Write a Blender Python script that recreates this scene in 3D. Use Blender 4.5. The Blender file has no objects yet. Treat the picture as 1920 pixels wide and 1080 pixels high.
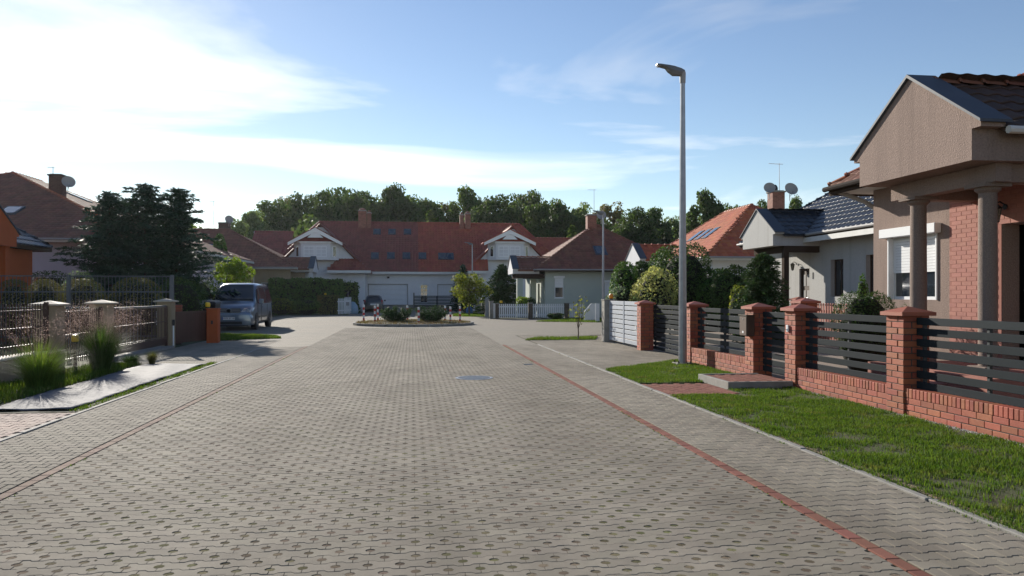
import bpy, bmesh, math, random
import numpy as np
from mathutils import Vector, Matrix

random.seed(7); RNG = np.random.default_rng(7)
SC = bpy.context.scene
COL = SC.collection

# ------------------------------------------------------------------ camera
# world axes: +Y runs up the street, +X to its right-hand side; metres
YAW = math.radians(7.3); CY, SY = math.cos(YAW), math.sin(YAW)
F, CX, HY, EYE = 1464.0, 960.0, 552.0, 1.6
cam_d = bpy.data.cameras.new('camera'); cam = bpy.data.objects.new('camera', cam_d); COL.objects.link(cam)
cam.location = (0, 0, EYE); cam.rotation_euler = (math.radians(90), 0, -YAW)
cam_d.sensor_width = 36; cam_d.lens = 36*F/1920; cam_d.shift_y = (HY-540)/1920
cam_d.clip_start = 0.05; cam_d.clip_end = 3000
SC.camera = cam

# ------------------------------------------------------------------ sky and sun
SUN_EL, SUN_AZ = math.radians(20.0), math.radians(22.5)      # azimuth: to the left of the street direction
world = bpy.data.worlds.new('World'); SC.world = world; world.use_nodes = True
nt = world.node_tree; nt.nodes.clear()
def wn(t, **kw):
    n = nt.nodes.new(t)
    for k, v in kw.items(): setattr(n, k, v)
    return n
def wmath(op, a, b=None, clamp=False):
    n = wn('ShaderNodeMath', operation=op, use_clamp=clamp)
    for i, x in enumerate((a, b)):
        if x is None: continue
        if isinstance(x, (int, float)): n.inputs[i].default_value = x
        else: nt.links.new(x, n.inputs[i])
    return n.outputs[0]
sky = wn('ShaderNodeTexSky', sky_type='NISHITA', sun_disc=False, sun_elevation=SUN_EL, sun_rotation=-SUN_AZ)
sky.air_density = 1.0; sky.dust_density = 0.07; sky.ozone_density = 1.3; sky.altitude = 100
tc = wn('ShaderNodeTexCoord'); sep = wn('ShaderNodeSeparateXYZ'); nt.links.new(tc.outputs['Generated'], sep.inputs[0])
zc = wmath('ADD', wmath('MAXIMUM', sep.outputs[2], 0.0), 0.10)
comb = wn('ShaderNodeCombineXYZ')
nt.links.new(wmath('DIVIDE', sep.outputs[0], zc), comb.inputs[0]); nt.links.new(wmath('DIVIDE', sep.outputs[1], zc), comb.inputs[1])
mp = wn('ShaderNodeMapping'); nt.links.new(comb.outputs[0], mp.inputs[0])
mp.inputs['Rotation'].default_value = (0, 0, math.radians(24)); mp.inputs['Scale'].default_value = (0.55, 1.0, 1); mp.inputs['Location'].default_value = (0.50, 1.9, 0)
n1 = wn('ShaderNodeTexNoise'); n1.inputs['Scale'].default_value = 0.75; n1.inputs['Detail'].default_value = 8; n1.inputs['Roughness'].default_value = 0.56; n1.inputs['Distortion'].default_value = 0.6
nt.links.new(mp.outputs[0], n1.inputs['Vector'])
dotn = wn('ShaderNodeVectorMath', operation='DOT_PRODUCT'); nt.links.new(tc.outputs['Generated'], dotn.inputs[0])
SUNV = Vector((-math.sin(SUN_AZ)*math.cos(SUN_EL), math.cos(SUN_AZ)*math.cos(SUN_EL), math.sin(SUN_EL)))
dotn.inputs[1].default_value = SUNV
near = wmath('POWER', wmath('MAXIMUM', dotn.outputs['Value'], 0.0), 10.0)       # thin cloud shows most round the sun
ramp = wn('ShaderNodeMapRange'); ramp.inputs['From Min'].default_value = 0.55; ramp.inputs['From Max'].default_value = 0.74
low = wmath('POWER', wmath('SUBTRACT', 1.0, wmath('MINIMUM', wmath('MAXIMUM', sep.outputs[2], 0.0), 1.0)), 14.0)     # seen edge-on, the cloud veil thickens towards the horizon
nt.links.new(wmath('ADD', wmath('ADD', n1.outputs['Fac'], wmath('MULTIPLY', near, 0.10)), wmath('MULTIPLY', low, 0.16)), ramp.inputs['Value'])
cl = wmath('MULTIPLY', ramp.outputs[0], 0.9, True)
bw = wn('ShaderNodeRGBToBW'); nt.links.new(sky.outputs[0], bw.inputs[0])
cw = wn('ShaderNodeMix', data_type='RGBA'); cw.inputs['Factor'].default_value = 0.75
lum = wmath('ADD', wmath('MULTIPLY', bw.outputs[0], 1.7), 1.6)
cc = wn('ShaderNodeCombineXYZ')
for i in range(3): nt.links.new(lum, cc.inputs[i])
nt.links.new(sky.outputs[0], cw.inputs['A']); nt.links.new(cc.outputs[0], cw.inputs['B'])
fin = wn('ShaderNodeMix', data_type='RGBA'); nt.links.new(cl, fin.inputs['Factor'])
nt.links.new(sky.outputs[0], fin.inputs['A']); nt.links.new(cw.outputs['Result'], fin.inputs['B'])
hsv = wn('ShaderNodeHueSaturation'); hsv.inputs['Saturation'].default_value = 1.06; hsv.inputs['Hue'].default_value = .508; nt.links.new(fin.outputs['Result'], hsv.inputs['Color'])
bg = wn('ShaderNodeBackground'); bg.inputs['Strength'].default_value = 0.082
nt.links.new(hsv.outputs[0], bg.inputs['Color'])
wo = wn('ShaderNodeOutputWorld'); nt.links.new(bg.outputs[0], wo.inputs[0])

sun_d = bpy.data.lights.new('sun', 'SUN'); sun = bpy.data.objects.new('sun', sun_d); COL.objects.link(sun)
sun_d.energy = 4.6; sun_d.angle = math.radians(0.53); sun_d.color = (1.0, 0.93, 0.82)
sun.rotation_euler = (-SUNV).to_track_quat('-Z', 'Y').to_euler(); sun.location = (-20, 30, 30)
SC.view_settings.view_transform = 'Standard'; SC.view_settings.look = 'None'; SC.view_settings.gamma = 1
SC.view_settings.use_curve_mapping = False; SC.view_settings.exposure = 0.70
SC.cycles.use_denoising = True; SC.cycles.max_bounces = 8; SC.cycles.transparent_max_bounces = 8
SC.cycles.sample_clamp_indirect = 8

# ------------------------------------------------------------------ placing helpers (plan position of a sight line)
def _d(px):
    t = (px-CX)/F
    return t*CY+SY, -t*SY+CY
def at(px, dep): a, b = _d(px); return a*dep, b*dep
def onv(px, v): a, b = _d(px); return a/b*v
def onu(px, u): a, b = _d(px); return b/a*u
def dep(u, v): return u*SY+v*CY
def zat(py, d): return EYE+(HY-py)/F*d
def gd(py): return F*EYE/(py-HY)

# ------------------------------------------------------------------ objects
def tag(o, label=None, cat=None, group=None, kind=None):
    for k, x in (('label', label), ('category', cat), ('group', group), ('kind', kind)):
        if x: o[k] = x
    return o
def thing(name, label, cat, loc=(0, 0, 0), rz=0, group=None):
    o = bpy.data.objects.new(name, None); COL.objects.link(o); o.empty_display_size = 0.2
    o.location = loc; o.rotation_euler = (0, 0, rz)
    return tag(o, label, cat, group)
def off(p):
    v = Vector((0, 0, 0))
    while p is not None:
        v += p.location; p = p.parent
    return v
def link(name, me, mat=None, parent=None, loc=(0, 0, 0), rot=(0, 0, 0)):
    o = bpy.data.objects.new(name, me); COL.objects.link(o)
    if mat is not None and len(me.materials) == 0: me.materials.append(mat)
    o.parent = parent; o.location = loc; o.rotation_euler = rot
    return o
def copy_tree(o, parent=None):
    c = o.copy(); COL.objects.link(c); c.parent = parent
    for ch in list(o.children): copy_tree(ch, c)
    return c

class MB:
    """collects shapes for one mesh"""
    def __init__(s): s.v = []; s.f = []; s.sm = []
    def add(s, vs, fs, smooth=False):
        n = len(s.v); s.v += [tuple(p) for p in vs]
        for f in fs: s.f.append([i+n for i in f]); s.sm.append(smooth)
        return s
    def box(s, x0, x1, y0, y1, z0, z1):
        if x0 > x1: x0, x1 = x1, x0
        if y0 > y1: y0, y1 = y1, y0
        if z0 > z1: z0, z1 = z1, z0
        return s.add([(x0,y0,z0),(x1,y0,z0),(x1,y1,z0),(x0,y1,z0),(x0,y0,z1),(x1,y0,z1),(x1,y1,z1),(x0,y1,z1)],
                     [(0,3,2,1),(4,5,6,7),(0,1,5,4),(1,2,6,5),(2,3,7,6),(3,0,4,7)])
    def prism(s, poly, d):
        """closed slab: polygon poly (3-D points) swept by vector d"""
        n = len(poly); d = Vector(d); a = [Vector(p) for p in poly]; b = [p+d for p in a]
        nn = Vector((0,0,0))
        for i in range(n): nn += a[i].cross(a[(i+1) % n])
        fl = nn.dot(d) > 0
        fs = [list(range(n))[::-1], list(range(n, 2*n))] + [(i, (i+1) % n, n+(i+1) % n, n+i) for i in range(n)]
        if not fl: fs = [f[::-1] for f in fs]
        return s.add(a+b, fs)
    def poly(s, pts): return s.add(pts, [list(range(len(pts)))])
    def tube(s, pts, rad, n=8, caps=True, smooth=True):
        P = [Vector(p) for p in pts]; R = rad if isinstance(rad, (list, tuple)) else [rad]*len(P)
        vs = []; up = None
        for i, p in enumerate(P):
            t = (P[min(i+1, len(P)-1)]-P[max(i-1, 0)]).normalized()
            if up is None: up = Vector((0,0,1)) if abs(t.z) < .9 else Vector((1,0,0))
            a = t.cross(up).normalized(); b = a.cross(t).normalized(); up = b
            for k in range(n):
                w = 2*math.pi*k/n; vs.append(p+R[i]*(math.cos(w)*a+math.sin(w)*b))
        fs = [(i*n+k, i*n+(k+1) % n, (i+1)*n+(k+1) % n, (i+1)*n+k) for i in range(len(P)-1) for k in range(n)]
        s.add(vs, fs, smooth)
        if caps:
            m = len(P)
            s.add(vs[:n], [list(range(n))[::-1]]); s.add(vs[(m-1)*n:], [list(range(n))])
        return s
    def lathe(s, prof, c=(0,0,0), n=16, axis='z', smooth=True):
        """profile (r, h) turned round an axis through c"""
        vs = []
        for r, h in prof:
            for k in range(n):
                w = 2*math.pi*k/n; x, y = r*math.cos(w), r*math.sin(w)
                p = {'z': (x, y, h), 'x': (h, x, y), 'y': (y, h, x)}[axis]
                vs.append((p[0]+c[0], p[1]+c[1], p[2]+c[2]))
        fs = [(i*n+k, i*n+(k+1) % n, (i+1)*n+(k+1) % n, (i+1)*n+k) for i in range(len(prof)-1) for k in range(n)]
        s.add(vs, fs, smooth)
        if prof[0][0] > 1e-4: s.add(vs[:n], [list(range(n))[::-1]])
        if prof[-1][0] > 1e-4: s.add(vs[-n:], [list(range(n))])
        return s
    def mesh(s, name, o=Vector((0,0,0)), bevel=0, sharp=35):
        me = bpy.data.meshes.new(name)
        me.from_pydata([(p[0]-o[0], p[1]-o[1], p[2]-o[2]) for p in s.v], [], s.f)
        if bevel:
            bm = bmesh.new(); bm.from_mesh(me)
            bmesh.ops.remove_doubles(bm, verts=bm.verts, dist=1e-5)
            es = [e for e in bm.edges if len(e.link_faces) == 2 and e.calc_face_angle(0) > .5]
            bmesh.ops.bevel(bm, geom=es, offset=bevel, segments=1 if bevel < .02 else 2, affect='EDGES', profile=.6, clamp_overlap=True)
            bm.to_mesh(me); bm.free()
        elif any(s.sm):
            me.polygons.foreach_set('use_smooth', s.sm)
            me.set_sharp_from_angle(angle=math.radians(sharp))
        me.update()
        return me
    def build(s, name, mat, parent=None, bevel=0, local=False, label=None):
        o = Vector((0,0,0)) if (local or parent is None) else off(parent)
        ob = link(name, s.mesh(name, o, bevel), mat, parent)
        if label: ob['label'] = label
        return ob
def part(name, mat, parent, *boxes, bevel=0, local=False):
    if name not in JOINED:                       # separate pieces stay separate objects
        for b in boxes: o = MB().box(*b).build(name, mat, parent, bevel, local)
        return o
    m = MB()
    for b in boxes: m.box(*b)
    return m.build(name, mat, parent, bevel, local)
JOINED = {'door_frame', 'garage_frame', 'chimney_cap', 'facing_mortar', 'fascia', 'porch_beam'}

def np_mesh(name, V, faces=None, loops=None, sizes=None, rnd=None, smooth=False):
    """V (n,3); faces (m,k) or loops+sizes; rnd: per face value -> attribute 'rnd'"""
    me = bpy.data.meshes.new(name)
    V = np.asarray(V, np.float32)
    if faces is not None:
        faces = np.asarray(faces, np.int32); loops = faces.ravel(); sizes = np.full(len(faces), faces.shape[1], np.int32)
    me.vertices.add(len(V)); me.vertices.foreach_set('co', V.ravel())
    me.loops.add(len(loops)); me.loops.foreach_set('vertex_index', np.asarray(loops, np.int32))
    st = np.concatenate(([0], np.cumsum(sizes)[:-1])).astype(np.int32)
    me.polygons.add(len(sizes)); me.polygons.foreach_set('loop_start', st); me.polygons.foreach_set('loop_total', np.asarray(sizes, np.int32))
    me.polygons.foreach_set('use_smooth', np.full(len(sizes), bool(smooth)))
    me.update(calc_edges=True); me.validate()
    if rnd is not None:
        a = me.attributes.new('rnd', 'FLOAT', 'FACE'); a.data.foreach_set('value', np.asarray(rnd, np.float32))
    return me
def replicate(name, tv, tf, offs, rnds, M=None, smooth=False):
    """many copies of one template (verts tv, faces tf) in one mesh; offs (n,3); M optional (n,3,3)"""
    tv = np.asarray(tv, np.float32); n = len(offs); k = len(tv)
    V = np.einsum('nij,kj->nki', M, tv) if M is not None else np.broadcast_to(tv, (n, k, 3))
    V = (V + np.asarray(offs, np.float32)[:, None, :]).reshape(-1, 3)
    l0 = np.concatenate([np.asarray(f) for f in tf]); s0 = np.array([len(f) for f in tf])
    loops = (l0[None, :] + (np.arange(n)*k)[:, None]).ravel(); sizes = np.tile(s0, n)
    return np_mesh(name, V, loops=loops, sizes=sizes, rnd=np.repeat(rnds, len(tf)) if np.ndim(rnds[0]) == 0 else np.asarray(rnds).ravel(), smooth=smooth)

# ------------------------------------------------------------------ materials
def mat(name, col, rough=.75, col2=None, nscale=6, nfac=1.0, bump=0, bscale=60, rndv=0, metal=0, spec=.4, transl=0, coat=0,
        stain=None, stscale=(1.2, 1.2, .35), stmin=.5, stmax=.75, det=5, alpha=None, trans=0, ior=1.45, wave=None):
    m = bpy.data.materials.new(name); m.use_nodes = True; t = m.node_tree; t.nodes.clear()
    L = t.links.new
    def N(ty, **kw):
        n = t.nodes.new(ty)
        for k, x in kw.items(): setattr(n, k, x)
        return n
    out = N('ShaderNodeOutputMaterial'); P = N('ShaderNodeBsdfPrincipled')
    P.inputs['Roughness'].default_value = rough; P.inputs['Metallic'].default_value = metal
    P.inputs['Specular IOR Level'].default_value = spec; P.inputs['Coat Weight'].default_value = coat
    P.inputs['IOR'].default_value = ior
    if coat: P.inputs['Coat Roughness'].default_value = .08
    if trans: P.inputs['Transmission Weight'].default_value = trans
    geo = N('ShaderNodeNewGeometry'); pos = geo.outputs['Position']
    c4 = lambda c: (c[0], c[1], c[2], 1)
    cur = None
    if col2 is not None:
        nz = N('ShaderNodeTexNoise'); nz.inputs['Scale'].default_value = nscale; nz.inputs['Detail'].default_value = det; nz.inputs['Roughness'].default_value = .62
        L(pos, nz.inputs['Vector'])
        mr = N('ShaderNodeMapRange'); mr.inputs['From Min'].default_value = .32; mr.inputs['From Max'].default_value = .68; mr.inputs['To Max'].default_value = nfac
        L(nz.outputs['Fac'], mr.inputs['Value'])
        mx = N('ShaderNodeMix', data_type='RGBA'); mx.inputs['A'].default_value = c4(col); mx.inputs['B'].default_value = c4(col2)
        L(mr.outputs[0], mx.inputs['Factor']); cur = mx.outputs['Result']
    if stain is not None:
        mpn = N('ShaderNodeMapping'); mpn.inputs['Scale'].default_value = stscale; L(pos, mpn.inputs['Vector'])
        nz = N('ShaderNodeTexNoise'); nz.inputs['Scale'].default_value = 1.0; nz.inputs['Detail'].default_value = 6; nz.inputs['Roughness'].default_value = .65
        L(mpn.outputs[0], nz.inputs['Vector'])
        mr = N('ShaderNodeMapRange'); mr.inputs['From Min'].default_value = stmin; mr.inputs['From Max'].default_value = stmax
        L(nz.outputs['Fac'], mr.inputs['Value'])
        mx = N('ShaderNodeMix', data_type='RGBA'); mx.inputs['A'].default_value = c4(col); mx.inputs['B'].default_value = c4(stain)
        if cur is not None: L(cur, mx.inputs['A'])
        L(mr.outputs[0], mx.inputs['Factor']); cur = mx.outputs['Result']
    if rndv:
        oi = N('ShaderNodeObjectInfo'); at_ = N('ShaderNodeAttribute', attribute_name='rnd')
        ad = N('ShaderNodeMath', operation='ADD'); L(oi.outputs['Random'], ad.inputs[0]); L(at_.outputs['Fac'], ad.inputs[1])
        fr = N('ShaderNodeMath', operation='FRACT'); L(ad.outputs[0], fr.inputs[0])
        mr = N('ShaderNodeMapRange'); mr.inputs['To Min'].default_value = 1-rndv; mr.inputs['To Max'].default_value = 1+rndv
        L(fr.outputs[0], mr.inputs['Value'])
        hs = N('ShaderNodeHueSaturation'); hs.inputs['Color'].default_value = c4(col)
        if cur is not None: L(cur, hs.inputs['Color'])
        L(mr.outputs[0], hs.inputs['Value'])
        f2 = N('ShaderNodeMath', operation='MULTIPLY'); f2.inputs[1].default_value = 7.31; L(fr.outputs[0], f2.inputs[0])
        f3 = N('ShaderNodeMath', operation='FRACT'); L(f2.outputs[0], f3.inputs[0])
        mh = N('ShaderNodeMapRange'); mh.inputs['To Min'].default_value = .5-.05*rndv; mh.inputs['To Max'].default_value = .5+.05*rndv
        L(f3.outputs[0], mh.inputs['Value']); L(mh.outputs[0], hs.inputs['Hue'])
        cur = hs.outputs[0]
    if cur is not None: L(cur, P.inputs['Base Color'])
    else: P.inputs['Base Color'].default_value = c4(col)
    if bump:
        nb = N('ShaderNodeTexNoise'); nb.inputs['Scale'].default_value = bscale; nb.inputs['Detail'].default_value = 4; L(pos, nb.inputs['Vector'])
        bp = N('ShaderNodeBump'); bp.inputs['Strength'].default_value = bump; bp.inputs['Distance'].default_value = .01
        L(nb.outputs['Fac'], bp.inputs['Height']); L(bp.outputs[0], P.inputs['Normal'])
    sh = P.outputs[0]
    if transl:
        tr = N('ShaderNodeBsdfTranslucent')
        if cur is not None:
            hv = N('ShaderNodeHueSaturation'); hv.inputs['Saturation'].default_value = 1.15; hv.inputs['Value'].default_value = 1.5; hv.inputs['Hue'].default_value = .485
            L(cur, hv.inputs['Color']); L(hv.outputs[0], tr.inputs['Color'])
        else: tr.inputs['Color'].default_value = c4(col)
        ms = N('ShaderNodeMixShader'); ms.inputs[0].default_value = transl; L(sh, ms.inputs[1]); L(tr.outputs[0], ms.inputs[2]); sh = ms.outputs[0]
    L(sh, out.inputs[0])
    return m

M = {}
M['paver'] = mat('paver_grey', (.30,.265,.21), .9, (.242,.214,.172), 3.0, 1, .35, 180, .11, stain=(.18,.156,.122), stscale=(.75,.28,1), stmin=.42, stmax=.70, spec=.15)
M['paver_pink'] = mat('paver_pink', (.34,.24,.195), .88, (.33,.25,.21), 3, 1, .3, 180, .12)
M['paver_red'] = mat('paver_red', (.245,.108,.08), .92, (.205,.09,.068), 4, 1, .3, 180, .16, spec=.12)
M['paver_glare'] = mat('paver_red_glare', (.30,.225,.175), .92, (.25,.17,.135), 4, 1, .3, 180, .14, spec=.12)  # red paver paled for the left strip: sun glare painted into its colour
M['joint'] = mat('joint_sand', (.075,.062,.045), .95, (.06,.068,.03), 1.1, 1, .9, 240)
M['infill'] = mat('hole_gravel', (.225,.175,.13), .97, (.155,.122,.092), 130, 1, 1.0, 160, .30, stain=(.16,.16,.075), stscale=(.9,.6,1), stmin=.45, stmax=.62, spec=.05)
M['soil'] = mat('soil', (.085,.065,.045), .95, (.05,.06,.025), 2.2, 1, .8, 40)
M['lawn_soil'] = mat('lawn_soil', (.05,.075,.02), .95, (.085,.07,.035), 2.5, 1, .8, 60)
M['concrete'] = mat('concrete', (.30,.285,.255), .85, (.22,.21,.19), 5, 1, .4, 120, stain=(.17,.16,.11), stscale=(2,2,2), stmin=.55, stmax=.8)
M['grass'] = mat('grass_blade', (.062,.118,.02), .68, (.096,.152,.032), 1.9, 1, 0, 1, .42, transl=.38, spec=.2, stain=(.17,.15,.055), stscale=(2.6,2.6,1), stmin=.54, stmax=.80)
M['dry'] = mat('dry_litter', (.22,.15,.08), .9, (.30,.23,.14), 8, 1, 0, 1, .3)
M['pebble'] = mat('pebble', (.50,.47,.42), .8, (.36,.33,.29), 9, 1, 0, 1, .3)
M['brick'] = mat('brick_clinker', (.36,.102,.053), .68, (.295,.082,.045), 9, 1, .35, 150, .20, stain=(.36,.135,.085), stscale=(6,6,9), stmin=.55, stmax=.8)
M['mortar'] = mat('mortar_dark', (.075,.062,.055), .95, (.11,.09,.075), 20, 1, .5, 200)
M['cap'] = mat('clay_cap', (.32,.085,.05), .6, (.30,.095,.06), 7, 1, .3, 90, .08)
M['slat'] = mat('graphite_slat', (.019,.025,.029), .5, (.023,.029,.033), 2, 1, 0, 1, .1, spec=.08)
M['slat_dark'] = mat('graphite_frame', (.045,.05,.053), .42)
M['slat_light'] = mat('pale_grey_slat', (.42,.45,.50), .45, (.38,.41,.46), 2, 1, 0, 1, .05)
M['zinc'] = mat('galvanised_steel', (.36,.37,.39), .42, (.28,.29,.31), 5, 1, .1, 60, metal=.55, spec=.5)
M['black'] = mat('black_plastic', (.018,.018,.02), .5)
M['white'] = mat('white_paint', (.74,.74,.73), .5, (.68,.68,.67), 3, .8)
M['glass'] = mat('window_glass', (.02,.026,.032), .04, spec=1.0, coat=.6)
M['carglass'] = mat('car_glass', (.014,.017,.02), .05, spec=.9, coat=.5)
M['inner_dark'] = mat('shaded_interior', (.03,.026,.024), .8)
M['stucco_brown'] = mat('stucco_brown', (.315,.235,.198), .95, (.225,.165,.138), 38, 1, 1.0, 48, stain=(.19,.14,.118), stscale=(3.2,3.2,.16), stmin=.5, stmax=.85)
M['stucco_grey'] = mat('stucco_pale_grey', (.46,.455,.44), .92, (.39,.385,.37), 26, 1, .6, 55, stain=(.31,.30,.28), stscale=(2.6,2.6,.16), stmin=.52, stmax=.85)
M['stucco_green'] = mat('stucco_pale_green', (.46,.50,.44), .92, (.42,.46,.41), 1.2, 1, .4, 45)
M['stucco_white'] = mat('stucco_white', (.66,.66,.68), .9, (.60,.60,.62), 1, 1, .3, 45, stain=(.52,.52,.54), stscale=(.6,.6,.2), stmin=.55, stmax=.9)
M['stucco_violet'] = mat('stucco_violet', (.50,.47,.53), .92, (.45,.42,.48), 1.2, 1, .4, 45)
M['stucco_orange'] = mat('stucco_orange', (.44,.105,.034), .9, (.38,.09,.03), 1.5, 1, .4, 45)
M['stucco_beige'] = mat('stucco_beige', (.36,.28,.18), .92, (.30,.235,.155), 1.5, 1, .4, 45, stain=(.32,.26,.18), stscale=(2,2,.4), stmin=.5, stmax=.8)
M['tile_dark'] = mat('tile_graphite', (.026,.028,.032), .30, (.036,.038,.045), 4, 1, .05, 80, .2, spec=.5)
M['tile_brown'] = mat('tile_brown', (.22,.092,.056), .78, (.165,.072,.047), 1.2, 1, .3, 80, .16)
M['tile_brown2'] = mat('tile_weathered_brown', (.22,.088,.052), .75, (.16,.07,.045), 1.2, 1, .3, 80, .16, stain=(.22,.18,.10), stscale=(1.5,1.5,1.5), stmin=.6, stmax=.85)
M['tile_umber'] = mat('tile_umber', (.075,.045,.034), .7, (.055,.036,.028), 1.5, 1, .3, 80, .18)
M['tile_wine'] = mat('tile_wine_red', (.24,.075,.055), .6, (.19,.062,.046), 1.0, 1, .2, 80, .12)
M['tile_red'] = mat('tile_red', (.34,.085,.048), .65, (.28,.074,.044), 1.0, 1, .2, 80, .14)
M['tile_orange'] = mat('tile_orange', (.46,.13,.055), .75, (.38,.105,.05), 1.2, 1, .3, 80, .16)
M['ridge_red'] = mat('ridge_tile_red', (.40,.12,.055), .65, (.32,.10,.05), 4, 1, .2, 80, .14)
M['sheet_metal'] = mat('grey_sheet_metal', (.078,.09,.11), .62, (.065,.076,.094), 3, 1, .1, 30, spec=.3)
M['pvc_white'] = mat('white_pvc', (.76,.77,.78), .35)
M['fascia'] = mat('fascia_white', (.66,.65,.62), .6, (.58,.57,.54), 3, 1)
M['gutter_dark'] = mat('gutter_dark', (.05,.042,.038), .85, spec=.04)
M['garage'] = mat('garage_paint', (.64,.65,.68), .55, (.60,.61,.64), 2, 1)
M['fascia_dark'] = mat('fascia_brown', (.06,.042,.032), .85, spec=.05)
M['gutter'] = mat('gutter_grey', (.30,.29,.28), .6, spec=.25)
M['wood_dark'] = mat('dark_wood', (.055,.033,.022), .6, (.075,.045,.03), 12, 1, .2, 60)
M['granite_col'] = mat('pebbledash_column', (.28,.215,.18), .9, (.17,.13,.11), 70, 1, .9, 120)
M['clinker_pink'] = mat('clinker_tile_pink', (.40,.175,.135), .8, (.35,.15,.118), 8, 1, .3, 120, .07)
M['mortar_pale'] = mat('mortar_pale', (.33,.15,.118), .95)
M['brown_metal'] = mat('brown_painted_steel', (.075,.035,.026), .5, (.06,.03,.022), 3, 1, 0, 1, .1)
M['grey_metal'] = mat('grey_painted_steel', (.12,.13,.145), .55, (.10,.11,.125), 3, 1, 0, 1, .08, spec=.25)
M['foil'] = mat('weed_membrane', (.19,.19,.205), .74, (.14,.14,.155), 3.5, 1, .8, 14, spec=.05)
M['yellow'] = mat('yellow_plastic', (.80,.52,.02), .35, coat=.3)
M['amber'] = mat('amber_plastic', (.80,.26,.01), .3, coat=.4)
M['red_paint'] = mat('red_paint', (.50,.035,.03), .5, (.42,.03,.025), 5, 1)
M['bark'] = mat('bark', (.085,.06,.042), .95, (.05,.038,.028), 14, 1, .9, 40)
M['bark_pale'] = mat('bark_pale', (.15,.12,.09), .95, (.10,.08,.06), 14, 1, .8, 40)
def leafmat(n, a, b, tl=.28, rv=.35, ns=.5):
    a = tuple(x*1.45 for x in a); b = tuple(x*1.45 for x in b); tl = min(.5, tl*1.35)
    return mat(n, a, .62, b, ns, 1, 0, 1, rv, transl=tl, spec=.15)
M['leaf_oak'] = leafmat('leaf_dark_green', (.034,.06,.019), (.05,.076,.022))
M['leaf_mid'] = leafmat('leaf_mid_green', (.046,.08,.022), (.066,.097,.026))
M['leaf_pale'] = leafmat('leaf_pale_green', (.085,.13,.045), (.11,.145,.05))
M['leaf_olive'] = leafmat('leaf_olive', (.085,.09,.028), (.115,.095,.03))
M['leaf_lime'] = leafmat('leaf_lime', (.08,.135,.024), (.11,.15,.028), .34)
M['leaf_var'] = leafmat('leaf_variegated', (.19,.22,.075), (.25,.25,.10), .3, .4)
M['leaf_gold'] = leafmat('leaf_golden', (.075,.105,.024), (.105,.115,.026), .35, .4)
M['leaf_white'] = leafmat('leaf_silver', (.16,.20,.12), (.05,.09,.03), .25, .5, 9)
M['needle'] = leafmat('spruce_needle', (.022,.043,.03), (.032,.055,.034), .1, .35)
M['needle_green'] = leafmat('fir_needle_green', (.03,.058,.022), (.042,.07,.025), .12, .35)
M['thuja'] = leafmat('thuja_scale', (.038,.078,.02), (.058,.105,.027), .24, .35)
M['hedge_dark'] = leafmat('hedge_leaf', (.028,.052,.016), (.042,.07,.02), .15, .4)
M['box_brown'] = leafmat('bronzed_shrub_leaf', (.065,.08,.024), (.11,.095,.034), .2, .4, 2)
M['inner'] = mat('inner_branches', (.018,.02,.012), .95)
M['reed'] = leafmat('reed_blade', (.055,.10,.022), (.085,.13,.03), .4, .35)
M['reed_dark'] = leafmat('reed_blade_dark', (.028,.055,.015), (.045,.08,.02), .35, .35)
M['plume'] = mat('grass_plume', (.40,.32,.27), .9, (.31,.24,.20), 4, 1, 0, 1, .25, transl=.4)

def brick_print(name, a, b, mortar, w=.25, h=.075):
    """masonry too far off to tell the bricks apart"""
    m = mat(name, a, .8, b, 5, 1); t = m.node_tree; P = [n for n in t.nodes if n.type == 'BSDF_PRINCIPLED'][0]; src = P.inputs['Base Color'].links[0].from_socket
    geo = t.nodes.new('ShaderNodeNewGeometry'); sp = t.nodes.new('ShaderNodeSeparateXYZ'); t.links.new(geo.outputs['Position'], sp.inputs[0])
    ad = t.nodes.new('ShaderNodeMath'); t.links.new(sp.outputs[0], ad.inputs[0]); t.links.new(sp.outputs[1], ad.inputs[1]); cb_ = t.nodes.new('ShaderNodeCombineXYZ'); t.links.new(ad.outputs[0], cb_.inputs[0]); t.links.new(sp.outputs[2], cb_.inputs[1])
    br = t.nodes.new('ShaderNodeTexBrick'); br.inputs['Scale'].default_value = 1; br.inputs['Brick Width'].default_value = w; br.inputs['Row Height'].default_value = h; br.inputs['Mortar Size'].default_value = .008
    br.inputs['Color1'].default_value = (1.1,1.1,1.1,1); br.inputs['Color2'].default_value = (.7,.7,.7,1); br.inputs['Mortar'].default_value = (*mortar, 1); t.links.new(cb_.outputs[0], br.inputs['Vector'])
    mx = t.nodes.new('ShaderNodeMix'); mx.data_type = 'RGBA'; mx.blend_type = 'MULTIPLY'; mx.inputs['Factor'].default_value = 1
    t.links.new(src, mx.inputs['A']); t.links.new(br.outputs['Color'], mx.inputs['B']); t.links.new(mx.outputs['Result'], P.inputs['Base Color'])
    return m
M['chimney'] = brick_print('chimney_masonry', (.27,.12,.085), (.22,.10,.072), (1.3,1.5,1.6))
# ================================================================== the setting: ground, street, pavements
U_RR, U_LR, U_RE, U_LE = 2.89, -3.22, 4.03, -4.47        # red strips and outer pavement edges
def sheet(name, rects, z, m, parent=None, kind='structure'):
    b = MB()
    for (x0, x1, y0, y1) in rects: b.poly([(x0,y0,z),(x1,y0,z),(x1,y1,z),(x0,y1,z)])
    o = b.build(name, m, parent)
    if parent is None: o['kind'] = kind
    return o
g = sheet('ground', [(-260,260,-40,330)], -.07, M['lawn_soil'])
tag(g, 'dark soil and short grass ground under the whole neighbourhood', 'ground')

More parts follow.
